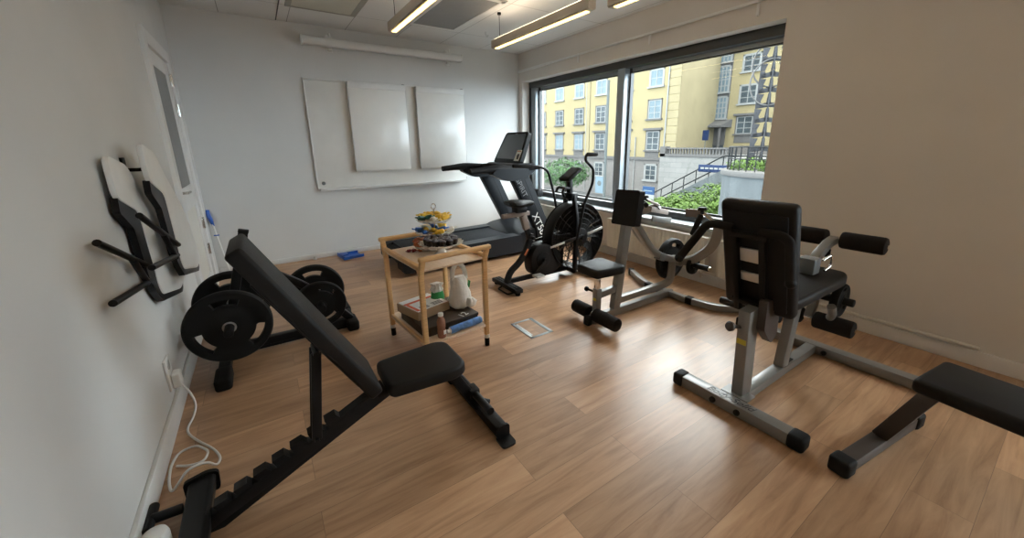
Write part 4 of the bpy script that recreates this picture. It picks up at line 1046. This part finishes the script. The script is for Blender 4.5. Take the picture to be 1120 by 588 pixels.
    for a, c in ((y+.035, y+.255), (y-.255, y-.035)):
        b = BM(); cyl(b, (2.92, a, .780), (2.92, c, .780), .052, 24, bev=.014); obj('foam_roller', b, 'foam', t)
    b = BM(); cyl(b, (2.92, y-.26, .78), (2.92, y+.26, .78), .013, 12); obj('roller_axle', b, 'chrome', t)
    b = BM(); rtube(b, [(2.74, y, .54), (2.80, y, .40), (2.74, y, .30)], .045, .05, .08, side=(0, 1, 0)); obj('lever_arm', b, g, t)
    for a, c in ((y+.03, y+.22), (y-.235, y-.03)):
        b = BM(); cyl(b, (2.74, a, .295), (2.74, c, .295), .052, 24, bev=.014); obj('foam_roller', b, 'foam', t)
    b = BM(); cyl(b, (2.74, y-.24, .295), (2.74, y+.225, .295), .013, 12); obj('roller_axle', b, 'chrome', t)
    b = BM(); tube(b, [(2.70, y-.12, .35), (2.62, y-.15, .40), (2.58, y-.15, .46)], .022, 12, .04); obj('link_arm', b, g, t)
    b = BM(); cyl(b, (2.42, y+.03, .355), (2.42, y+.40, .355), .024, 16, bev=.006); obj('plate_horn', b, 'blackm', t)
    b = BM(); cyl(b, (2.82, y-.02, .43), (2.82, y-.19, .43), .024, 16, bev=.005); obj('plate_horn', b, 'blackm', t)
leg()
plate((2.82, .745, .43), .105, .04, 'small black weight plate under front of leg machine seat', ph=90)

# ------------------------------------------------------------------ small floor things
t = thing('floor_hatch', 'square floor socket hatch with steel edge set in wooden floor', 'floor hatch', (1.555, 2.235, 0))
b = BM(); box2(b, (1.475, 2.11, 0), (1.625, 2.36, .0025)); obj('cover', b, 'floor', t)
b = BM()
for a, c in (((1.455, 2.09, 0), (1.478, 2.38, .004)), ((1.625, 2.09, 0), (1.655, 2.38, .004)), ((1.455, 2.09, 0), (1.655, 2.112, .004)), ((1.455, 2.358, 0), (1.655, 2.38, .004))): box2(b, a, c, .001)
obj('edge_frame', b, 'hatch', t)
b = BM(); box2(b, (1.478, 2.13, .0022), (1.495, 2.34, .005)); obj('cable_flap', b, 'alu', t)

t = thing('dustpan', 'blue plastic dustpan lying on floor against the back wall', 'dustpan', (.80, 5.2, 0), R(8))
b = BM()
prism_xy(b, rpoly([(-.10, -.12), (.13, -.10), (.13, .12), (-.10, .14)], .02), 0, .006)
for poly in (rpoly([(-.11, -.125), (.135, -.105), (.135, -.097), (-.11, -.115)], .002), rpoly([(-.11, .135), (.135, .117), (.135, .125), (-.11, .145)], .002)): prism_xy(b, poly, 0, .035)
obj('pan', b, 'blue', t, local=True)
b = BM(); box2(b, (-.115, -.125, 0), (-.10, .145, .045), .004); obj('rear_wall', b, 'blue', t, local=True)
b = BM(); prism_xz(b, rpoly([(-.10, .035), (-.03, .045), (-.03, .055), (-.11, .045)], .004), -.05, .07); obj('hand_grip', b, 'blue', t, local=True)

t = thing('broom', 'white-handled brush with blue head leaning in back left corner', 'broom', (-.45, YB-.06, 0))
b = BM(); cyl(b, (-.437, YB-.12, .002), (-.515, YB-.035, .60), .010, 12); obj('handle', b, 'white', t)
b = BM(); sweep(b, fillet([(-.505, YB-.038, .54), (-.515, YB-.035, .60), (-.53, YB-.032, .66), (-.528, YB-.032, .72)], .03), circ(.016, 12), scale=lambda q: .8+.5*math.sin(q*2.6)); obj('brush_head', b, 'blue', t)
b = BM(); box(b, (-.492, YB-.06, .44), (.05, .02, .012), None, .003); obj('clip', b, 'blue', t)

b = BM(); lathe(b, [(.022, 0), (.022, .006), (.014, .012), (.014, .035), (.018, .04), (0, .042)], (.412, YB-.05, 0), (0, 0, 1), 18)
tag(obj('door_stop', b, 'alu', origin=(.412, YB-.05, 0)), 'small grey door stop on floor at the back wall left of dustpan', 'door stop')

# wall socket with charger and cable
t = thing('wall_socket', 'white double wall socket low on left wall beside the weight rack', 'socket', (XL, 2.55, .24))
b = BM(); box2(b, (XL, 2.46, .16), (XL+.012, 2.56, .33), .004); obj('socket_plate', b, 'white', t)
for z in (.29, .20):
    b = BM(); cyl(b, (XL+.010, 2.51, z), (XL+.0135, 2.51, z), .024, 18); obj('socket_well', b, 'alu', t)
t = thing('charger', 'white power adapter with long looped white cable by left wall', 'charger', (XL+.03, 2.51, .2))
b = BM(); box2(b, (XL+.013, 2.475, .165), (XL+.048, 2.545, .245), .008, 3); obj('adapter', b, 'white', t)
Z = .0055
cp = [(XL+.045, 2.50, .175), (-.485, 2.52, .10), (-.472, 2.51, .03), (-.478, 2.43, Z), (-.50, 2.31, Z), (-.44, 2.19, Z), (-.375, 2.09, Z), (-.340, 2.00, Z), (-.345, 1.92, Z+.02), (-.365, 1.86, .105), (-.42, 1.835, .12), (-.462, 1.84, .06), (-.497, 1.88, Z), (-.515, 1.96, Z), (-.522, 2.07, Z), (-.505, 2.15, Z), (-.44, 2.145, Z+.011), (-.385, 2.06, Z+.012), (-.40, 2.0, Z+.010), (-.45, 2.01, Z+.006), (-.50, 2.05, Z)]
b = BM(); tube(b, cp, .0052, 10, .06); obj('cable', b, 'cable', t)

b = BM(); lathe(b, [(0, 0), (.036, 0), (.039, .008), (.039, .075), (.034, .092), (.02, .10), (0, .102)], (-.487, 1.583, 0), (0, 0, 1), 28)
tag(obj('white_tub', b, 'white', origin=(-.487, 1.583, 0)), 'white rounded plastic tub beside rear foot of the bench', 'tub')

# small speaker on window sill
sp = V((XR+.05, 4.985, WZ0+.004))
t = thing('sill_speaker', 'small dark speaker with pale front on the window sill by treadmill', 'speaker', sp)
b = BM(); cyl(b, sp+V((-.02, -.13, .062)), sp+V((-.02, .02, .062)), .058, 24, bev=.012); box2(b, sp+V((-.05, -.11, 0)), sp+V((.01, .0, .01)), .003); obj('body', b, 'blackm', t)
b = BM(); box2(b, sp+V((-.065, .025, 0)), sp+V((.02, .11, .105)), .008); obj('clock_body', b, 'alu', t)
b = BM(); box2(b, sp+V((-.067, .045, .02)), sp+V((-.0645, .09, .06)), .001); obj('clock_face', b, 'label', t)

# ------------------------------------------------------------------ folding chairs hung on the left wall
def chair(dy, dz, x0, label, kk):
    t = thing('folding_chair', label, 'chair', (x0, 2.9+dy, .56+dz), 0)
    P = lambda L: [(a+dy, c+dz) for a, c in L]
    b = BM(); prism_yz(b, rpoly(P([(2.58, 1.40), (2.84, 1.35), (2.964, 1.232), (3.118, 1.126), (3.303, .985), (3.453, .754), (3.53, .605), (3.34, .583), (2.90, .687), (2.86, .75), (2.87, .84), (2.86, .99), (2.85, 1.13), (2.58, 1.22)]), .05, 5), x0, x0+.022)
    es = [e for e in b.edges if abs(e.verts[0].co.x-e.verts[1].co.x) < 1e-5]
    bmesh.ops.bevel(b, geom=es, offset=.005, segments=2, profile=.5, affect='EDGES', clamp_overlap=True); obj('white_shell', b, 'white', t)
    b = BM(); prism_yz(b, rpoly(P([(2.60, 1.225), (2.855, 1.135), (2.865, .99), (2.875, .84), (2.863, .752), (2.905, .692), (3.34, .590), (3.45, .588), (3.43, .560), (3.38, .548), (2.884, .655), (2.80, .735), (2.75, .82), (2.715, 1.07), (2.58, 1.16)]), .012, 3), x0-.010, x0+.016); obj('black_edge', b, 'black', t)
    for a, c in ((((2.24, 1.10)), ((2.85, .845))), (((2.22, .875)), ((2.76, .805))), (((2.57, .97)), ((2.71, .80)))):
        b = BM(); tube(b, [(x0+kk, a[0]+dy, a[1]+dz), (x0+kk+.004, c[0]+dy, c[1]+dz)], .013, 12); obj('frame_tube', b, 'black', t)
    b = BM(); tube(b, [(XL, 2.70+dy, 1.27+dz), (x0-.012, 2.70+dy, 1.27+dz), (x0-.004, 2.70+dy, 1.30+dz)], .009, 10, .02); box2(b, (XL, 2.67+dy, 1.21+dz), (XL+.01, 2.73+dy, 1.33+dz), .003); obj('wall_hook', b, 'darkrail', t)
chair(0, 0, XL+.085, 'white folding chair with black edge and frame, outermost of two on left wall', .02)
chair(-.28, -.05, XL+.022, 'white folding chair hung flat on left wall, partly behind the outermost one', .012)

# ------------------------------------------------------------------ partly visible machine at the right edge
t = thing('flat_bench', 'dark bench base with black rubber foot cap at the right edge of floor', 'bench', (2.15, .30, 0), R(-8))
b = BM(); beam(b, (-.26, .03, .035), (.32, .03, .035), .062, .055, bev=.004); f = obj('base_tube', b, 'rustbracket', t, local=True)
for a, c in ((-.325, -.25), (.31, .385)):
    b = BM(); box2(b, (a, -.01, 0), (c, .07, .075), .014, 3); obj('foot_cap', b, 'rubber', f, local=True)
b = BM(); beam(b, (.03, .03, .06), (.03, -.10, .38), .05, .06); obj('riser', b, 'rustbracket', t, local=True)
b = BM(); beam(b, (.03, -.08, .375), (.03, -.80, .375), .05, .05); obj('pad_rail', b, 'rustbracket', t, local=True)
b = BM(); box2(b, (-.12, -.92, .40), (.18, -.06, .46), .02, 3); obj('pad', b, 'vinyl', t, local=True)
b = BM(); beam(b, (.03, -.80, .36), (.03, -.86, .05), .05, .06); beam(b, (-.20, -.86, .035), (.26, -.86, .035), .06, .06); obj('rear_leg', b, 'rustbracket', t, local=True)

# ------------------------------------------------------------------ outside
GZ = -5.0
b = BM(); box2(b, (XR+WT+.05, -40, GZ-.3), (75, 90, GZ)); struct('ground', b, 'asphalt', smooth=False)
XA, XB, YC = 36.0, 46.0, 25.4
bt = thing('apartment_building', 'yellow rendered apartment building with grey stone base across the street', 'building', (40, 35, GZ))
b = BM(); prism(b, [(XA, YC), (XB+.45, 27.43), (XB+.45, 56), (XA, 56)], lambda a, c: V((a, c, -.2)), lambda a, c: V((a, c, 13.0))); obj('facade_wall', b, 'yfac', bt, smooth=False)
b = BM(); prism(b, [(XA-.05, YC-.05), (XB+.4, 27.38), (XB+.4, 56), (XA-.05, 56)], lambda a, c: V((a, c, GZ)), lambda a, c: V((a, c, -.2))); obj('stone_base', b, 'graystone', bt, smooth=False)
b = BM(); box2(b, (XA-.22, YC-.2, -.50), (XA+.1, 56, -.18)); obj('ledge', b, 'graytrim', bt, smooth=False)
b = BM(); prism(b, [(XA+.05, YC-.05), (XB+.5, 27.36), (XB+.5, 27.7), (XA+.05, YC+.25)], lambda a, c: V((a, c, -.1)), lambda a, c: V((a, c, 12.98))); obj('side_wall', b, 'yfac2', bt, smooth=False)
b = BM()
for k in range(16): box2(b, (XA-.03, YC-.03, -.1+k*.78), (XA+.05, YC+(1.5 if k % 2 else 1.2), -.1+k*.78+.70), .02)
obj('quoins', b, 'yfac2', bt, smooth=False)
b = BM(); box2(b, (XB, -12, -.5), (XB+10, 28.5, 11.4)); obj('wing_wall', b, 'yfac', bt, smooth=False)
b = BM(); prism_xz(b, [(XB-.6, 11.35), (XB-.6, 11.6), (XB+4, 14.2), (XB+4, 11.35)], -12.5, 26.0); obj('wing_roof', b, 'roof', bt, smooth=False)
b = BM(); box2(b, (XB-.06, -12, -.5), (XB, 28, .75)); obj('wing_base', b, 'graystone', bt, smooth=False)
b = BM(); cyl(b, (XA-.08, 26.75, -4.6), (XA-.08, 26.75, 12.9), .07, 10); cyl(b, (XA-.08, 38.9, GZ), (XA-.08, 38.9, 12.9), .06, 10); cyl(b, (XA-.1, 30.6, GZ), (XA-.1, 30.6, 2.0), .06, 10); obj('downpipe', b, 'winwhite', bt, label='white downpipes')
b = BM(); box2(b, (XA-.10, 38.3, -.2), (XA+.05, 38.95, 13.0)); obj('pilaster', b, 'yfac2', bt, smooth=False)
def facade_window(X, y0, y1, z0, z1, pane='winpane', trim='graytrim', cols=2, rows=3, hood=False, nm='window'):
    w = .13; b = BM()
    box2(b, (X-.05, y0-w, z0-.0), (X+.05, y0, z1+w)); box2(b, (X-.05, y1, z0), (X+.05, y1+w, z1+w)); box2(b, (X-.05, y0-w, z1), (X+.05, y1+w, z1+w))
    box2(b, (X-.20, y0-.25, z0-.16), (X+.05, y1+.25, z0))
    if hood: box2(b, (X-.26, y0-.38, z1+w), (X+.05, y1+.38, z1+w+.22)); box2(b, (X-.05, y0-.1, z0-1.0), (X+.02, y1+.1, z0-.16))
    f = obj(nm, b, trim, bt, smooth=False)
    b = BM(); s = .075
    for i in range(cols+1):
        yy = y0+(y1-y0)*i/cols; k = s if i in (0, cols) or cols == 2 else .11
        box2(b, (X-.04, yy-k*.6 if i else yy, z0), (X-.0, (yy+k*.6) if i < cols else yy, z1)) if 0 < i < cols else box2(b, (X-.04, yy if i == 0 else yy-s*1.3, z0), (X, yy+s*1.3 if i == 0 else yy, z1))
    for j in range(rows+1):
        zz = z0+(z1-z0)*j/rows; k = .075 if j in (0, rows) else (.035 if cols == 2 else .06)
        box2(b, (X-.035, y0, max(z0, zz-k)), (X-.002, y1, min(z1, zz+k)))
    obj('sash', b, 'winwhite', f, smooth=False)
    b = BM(); box2(b, (X-.012, y0, z0), (X+.02, y1, z1)); obj('pane', b, pane, f, smooth=False)
for i, y0 in enumerate((27.5, 31.55, 35.55, 39.55, 43.65, 47.7)):
    y1 = y0+1.62
    facade_window(XA, y0, y1, 7.15, 8.75, 'winpaneb', 'winwhite', 2, 2)
    facade_window(XA, y0, y1, 10.4, 12.1, 'winpaneb', 'winwhite', 2, 2)
    facade_window(XA, y0, y1, 3.86, 5.75, 'winpaneb' if i in (0,) else 'winpane')
    facade_window(XA, y0, y1, .58, 2.55, 'winpaneb' if i in (3, 4) else 'winpane', hood=True)
    facade_window(XA-.05, y0+.05, y1-.1, -2.68, -1.05, 'winpane', 'winwhite')
for y0 in (22.9, 18.6, 14.4, 10):
    facade_window(XB, y0, y0+1.75, 2.25, 4.1, hood=True); facade_window(XB, y0, y0+1.75, 5.5, 7.4, trim='winwhite'); facade_window(XB, y0, y0+1.75, 8.85, 10.5, trim='winwhite')
b = BM(); box2(b, (XB-.12, 25.85, 1.0), (XB+.02, 27.55, 12.9)); obj('stair_tower', b, 'graytrim', bt, smooth=False)
for z0, z1 in ((4.05, 6.4), (6.95, 9.7), (10.2, 12.6)): facade_window(XB-.12, 26.05, 27.35, z0, z1, 'winpaneb', cols=3, rows=4, trim='winwhite')
b = BM(); box2(b, (XB-.10, 25.9, .0), (XB-.06, 27.4, 2.6)); obj('entrance_door', b, 'winpane', bt, smooth=False)
b = BM(); prism_xz(b, [(XB-2.2, 3.0), (XB-2.2, 3.2), (XB, 3.9), (XB, 3.0)], 25.2, 28.0); obj('canopy', b, 'graytrim', bt, smooth=False)
b = BM()
for yy in (25.5, 27.7): box2(b, (XB-2.0, yy-.1, 0), (XB-1.8, yy+.1, 3.0))
obj('canopy_post', b, 'graytrim', bt, smooth=False)

b = BM(); box2(b, (33.5, -12, GZ), (34.1, 25.3, .05)); box2(b, (34.0, -12, -.5), (XB, 25.3, -.02)); struct('terrace_wall', b, 'terr', smooth=False)
b = BM(); box2(b, (33.4, 18.5, .06), (34.2, 25.3, .3)); 
for k in range(22): box2(b, (33.7, 18.6+k*.3, .3), (33.85, 18.75+k*.3, .75))
box2(b, (33.6, 18.5, .75), (33.95, 25.3, .88)); box2(b, (33.4, 24.7, .06), (34.2, 25.3, 1.0))
tag(obj('balustrade', b, 'graytrim', smooth=False, origin=(33.8, 22, .05)), 'grey stone balustrade on the granite terrace wall below yellow side wall', 'balustrade')
t = thing('entrance_sign', 'small blue sign plate on a post beside entrance canopy', 'sign', (40, 24.6, 0))
b = BM(); cyl(b, (40, 24.6, -.02), (40, 24.6, 2.6), .04, 8); obj('post', b, 'pole', t)
b = BM(); box2(b, (39.93, 24.25, 1.55), (39.97, 24.95, 2.6)); obj('plate', b, 'navy', t)

# outdoor stair with rails
t = thing('outdoor_stair', 'concrete outdoor stair rising to the right with stepped treads', 'stair', (26.5, 17, GZ))
n = 14; b = BM(); ya, za, yb2, zb = 20.0, -4.0, 14.2, -.72
poly = [(ya, GZ)]
for k in range(n):
    yk = ya+(yb2-ya)*k/n; yk1 = ya+(yb2-ya)*(k+1)/n; zk = za+(zb-za)*(k+1)/n
    poly += [(yk, zk), (yk1, zk)]
poly += [(9.5, zb), (9.5, GZ)]
prism_yz(b, poly, 25.6, 27.6); obj('steps', b, 'conc', t, smooth=False)
b = BM(); prism_yz(b, [(20.1, GZ), (20.1, -3.7), (14.2, -.45), (9.5, -.45), (9.5, GZ)], 25.3, 25.6); obj('side_wall', b, 'conc', t, smooth=False)
t = thing('stair_railing', 'dark iron railing along the outdoor concrete stair', 'railing', (25.45, 17, -2))
b = BM()
for dz in (.95, .30): tube(b, [(25.45, 20.0, -3.65+dz), (25.45, 14.2, -.45+dz), (25.45, 9.6, -.45+dz)], .045, 8, .3)
obj('rail', b, 'darkrail', t)
for k in range(7):
    yy = 19.8-k*.93; zz = -3.65+(20-yy)/5.8*3.2; b = BM(); cyl(b, (25.45, yy, zz-.05), (25.45, yy, zz+.95), .035, 8); obj('baluster', b, 'darkrail', t)
t = thing('direction_sign', 'long navy sign board fixed to the stair railing', 'sign', (25.3, 14.9, -.5))
b = BM(); box2(b, (25.33, 13.9, -.62), (25.38, 15.9, -.12), .02); obj('board', b, 'navy', t)
b = BM()
for k in range(5): box2(b, (25.322, 14.15+k*.33, -.42), (25.331, 14.4+k*.33, -.30))
obj('white_mark', b, 'winwhite', t)

# round concrete planter with railing, plants and sculpture
pc = V((17.0, 6.67, 0))
t = thing('round_planter', 'big round pale concrete planter wall with stone rim beyond window', 'planter', (pc.x, pc.y, GZ))
b = BM(); cyl(b, (pc.x, pc.y, GZ), (pc.x, pc.y, .10), 2.45, 64); obj('planter_wall', b, 'conc', t)
b = BM(); cyl(b, (pc.x, pc.y, .10), (pc.x, pc.y, .30), 2.53, 64, bev=.03); obj('rim', b, 'graytrim', t)
b = BM()
for k in range(40):
    a = 2*math.pi*k/40; p = pc+V((2.3*math.cos(a), 2.3*math.sin(a), 0)); cyl(b, p+V((0, 0, .28)), p+V((0, 0, 1.18)), .018, 6)
for z in (.75, 1.18): sweep(b, [pc+V((2.3*math.cos(2*math.pi*i/64), 2.3*math.sin(2*math.pi*i/64), z)) for i in range(64)], circ(.022, 6), closed=True)
obj('planter_railing', b, 'darkrail', t)
sc0 = V((17.0, 7.95, .3))
t = thing('steel_sculpture', 'tall perforated grey steel sculpture rising from the round planter', 'sculpture', sc0)
u = V((.45, -.89, 0)).normalized(); w = V((.89, .45, 0)).normalized()
b = BM(); cellh = .56
for k in range(9):
    z = sc0.z+.1+k*cellh; hw = .47-.008*k
    for axis in (u, w):
        f = lambda a, c, ax=axis, th=.02: sc0.xy.to_3d()+ax*a+V((0, 0, z+c))+ax.cross(V((0, 0, 1)))*th
        g = lambda a, c, ax=axis, th=-.02: sc0.xy.to_3d()+ax*a+V((0, 0, z+c))+ax.cross(V((0, 0, 1)))*th
        for s in (-1, 1):
            prism(b, [(s*hw, 0), (s*hw, cellh), (s*hw*.42, cellh*.95), (s*hw*.62, cellh*.5), (s*hw*.42, cellh*.05)], f, g)
            prism(b, [(s*hw*.9, 0), (s*hw*.9, .16), (0, cellh*.42), (0, cellh*.1)], f, g)
            prism(b, [(0, cellh*.1), (s*.09, cellh*.2), (s*.05, cellh), (0, cellh)], f, g)
obj('lattice', b, 'steel', t, smooth=False)
for z in (3.6, 4.3):
    b = BM(); sweep(b, [V((sc0.x, sc0.y, z))+u*(.72*math.cos(2*math.pi*i/36))+V((0, 0, 1))*(.85*math.sin(2*math.pi*i/36))+w*.3*(z-3.9) for i in range(36)], rrect(.05, .05, .01), closed=True); obj('hoop', b, 'graytrim', t)

def foliage(b, c, r, n, s, size, seed):
    g = random.Random(seed); c = V(c)
    for i in range(n):
        a = g.random()*2*math.pi; zz = g.uniform(-1, 1); q = (1-zz*zz)**.5; rad = g.uniform(.55, 1)**.6
        d = V((q*math.cos(a), q*math.sin(a), zz)); k = 1+.35*noise.noise(d*2+V((seed, 0, 0)))
        p = c+V((d.x*r*s[0], d.y*r*s[1], d.z*r*s[2]))*rad*k
        n1 = (d+V((g.uniform(-.7, .7), g.uniform(-.7, .7), g.uniform(-.3, .9)))).normalized(); t, x, y = frame(n1)
        an = g.random()*6.28; e1 = x*math.cos(an)+y*math.sin(an); e2 = n1.cross(e1); z = size*g.uniform(.6, 1.3)
        vs = [b.verts.new(p+e1*z), b.verts.new(p+e2*z*.45+n1*z*.12), b.verts.new(p-e1*z), b.verts.new(p-e2*z*.45+n1*z*.12)]
        b.faces.new(vs)
# green bank
b = BM(); prism_xz(b, [(11, GZ), (14, -3.6), (19, -2.7), (25.2, -2.9), (25.2, GZ)], 9.6, 18.0)
struct('green_bank', b, 'grass', smooth=False)
b = BM()
for i, (x, y, z, r) in enumerate(((17.5, 13.6, -2.4, 1.15), (18.5, 12.4, -2.2, 1.2), (17.6, 11.3, -2.1, 1.1), (19.3, 10.4, -1.8, 1.2), (20.5, 13.3, -2.1, 1.2), (21.5, 11.9, -1.7, 1.3), (15.6, 12.1, -2.9, 1.0), (15.4, 10.6, -2.9, 1.0), (20.8, 15.1, -2.5, 1.0))):
    foliage(b, (x, y, z), r, 1500, (1.1, 1.1, .62), .10, 11+i)
    cyl(b, (x, y, z-r), (x, y, z), .03, 6, .01)
tag(obj('shrubbery', b, 'leaf', smooth=False, origin=(18, 12, -3)), 'bright green thicket of leafy shrubs on bank below the stair', 'shrubs', kind='stuff')
b = BM()
foliage(b, (16.2, 7.9, .42), .8, 900, (1, 1, .45), .07, 41); foliage(b, (16.0, 6.6, .40), .85, 900, (1, 1, .45), .07, 42)
tag(obj('planter_plants', b, 'leaf', smooth=False, origin=(16.1, 7.2, .3)), 'low green plants growing inside the round concrete planter', 'plants', kind='stuff')
t = thing('street_tree', 'light green leafy tree in front of grey stone base, behind air bike', 'tree', (29.5, 35.2, GZ))
b = BM(); foliage(b, (29.5, 35.2, -1.9), 2.3, 2300, (1.25, 1.25, .72), .17, 77); obj('crown', b, 'leafd', t, smooth=False)
b = BM(); cyl(b, (29.5, 35.2, GZ), (29.5, 35.2, -2.6), .12, 10, .08)
for dx, dy in ((.9, .5), (-.8, .7), (.2, -1.1), (-.5, -.6)): cyl(b, (29.5, 35.2, -3.2), (29.5+dx, 35.2+dy, -1.5), .05, 6, .02)
obj('trunk', b, 'bark', t)
t = thing('lamp_post', 'tall thin grey street pole standing in front of yellow facade', 'pole', (18, 17.63, GZ))
b = BM(); cyl(b, (18, 17.63, GZ), (18, 17.63, 5.0), .085, 12); obj('pole', b, 'pole', t)
b = BM(); cyl(b, (18, 17.63, GZ), (18, 17.63, GZ+.5), .13, 12); obj('base', b, 'pole', t)
t = thing('banner', 'small pale blue banner with dark emblem hanging from street pole', 'banner', (18, 18.05, -1.05))
b = BM(); box2(b, (17.97, 17.73, -1.75), (17.99, 18.42, -.70)); obj('cloth', b, 'banner', t)
b = BM(); cyl(b, (17.968, 18.07, -1.12), (17.960, 18.07, -1.12), .17, 16); obj('emblem', b, 'pole', t)
t = thing('notice_board', 'white notice board with blue header on posts beside the bushes', 'sign', (18, 14.15, GZ))
b = BM(); box2(b, (17.96, 13.80, -2.35), (18.02, 14.58, -1.45)); obj('panel', b, 'winwhite', t)
b = BM(); box2(b, (17.955, 13.80, -1.45), (18.02, 14.58, -1.02)); obj('header', b, 'signblue', t)
b = BM(); box2(b, (17.95, 13.9, -1.28), (17.956, 14.48, -1.22)); box2(b, (17.95, 13.95, -2.2), (17.956, 14.45, -2.14)); obj('printed_line', b, 'banner', t)
b = BM()
for yy in (13.88, 14.5): cyl(b, (18.04, yy, GZ), (18.04, yy, -1.0), .035, 8)
obj('post', b, 'pole', t)

# ------------------------------------------------------------------ light
w = bpy.data.worlds.new('overcast'); scn.world = w; w.use_nodes = True
N, L = w.node_tree.nodes, w.node_tree.links; bg = N['Background']
tc = N.new('ShaderNodeTexCoord'); sx = N.new('ShaderNodeSeparateXYZ'); cr = N.new('ShaderNodeValToRGB')
L.new(tc.outputs['Generated'], sx.inputs[0]); L.new(sx.outputs['Z'], cr.inputs['Fac']); L.new(cr.outputs['Color'], bg.inputs['Color'])
cr.color_ramp.elements[0].color = (.70, .80, .92, 1); cr.color_ramp.elements[1].color = (1, 1, 1, 1); cr.color_ramp.elements[1].position = .6
bg.inputs['Strength'].default_value = 16.0

# ------------------------------------------------------------------ camera
cam = bpy.data.cameras.new('camera'); co = bpy.data.objects.new('camera', cam); COL.objects.link(co)
yaw, pit, rol = .5962, -.2552, -.0102
fw = V((math.sin(yaw)*math.cos(pit), math.cos(yaw)*math.cos(pit), math.sin(pit)))
r0 = V((math.cos(yaw), -math.sin(yaw), 0)); u0 = r0.cross(fw)
r = r0*math.cos(rol)+u0*math.sin(rol); u = u0*math.cos(rol)-r0*math.sin(rol)
co.matrix_world = Matrix.Translation((0, 0, 1.3749)) @ Matrix((r, u, -fw)).transposed().to_4x4()
cam.sensor_width = 36; cam.lens = 421.98/1120*36
cam.shift_x = -(575.944-560)/1120; cam.shift_y = -(294-267.37)/1120
cam.clip_start = .02; cam.clip_end = 300
scn.camera = co
vs = scn.view_settings
scn.display_settings.display_device = 'sRGB'
vs.view_transform = 'Standard'; vs.look = 'None'; vs.gamma = 1; vs.use_curve_mapping = False
vs.exposure = -.07
scn.cycles.max_bounces = 10; scn.cycles.diffuse_bounces = 5; scn.cycles.transparent_max_bounces = 16
scn.cycles.use_denoising = True; scn.cycles.sample_clamp_indirect = 6
scn.cycles.caustics_reflective = False; scn.cycles.caustics_refractive = False
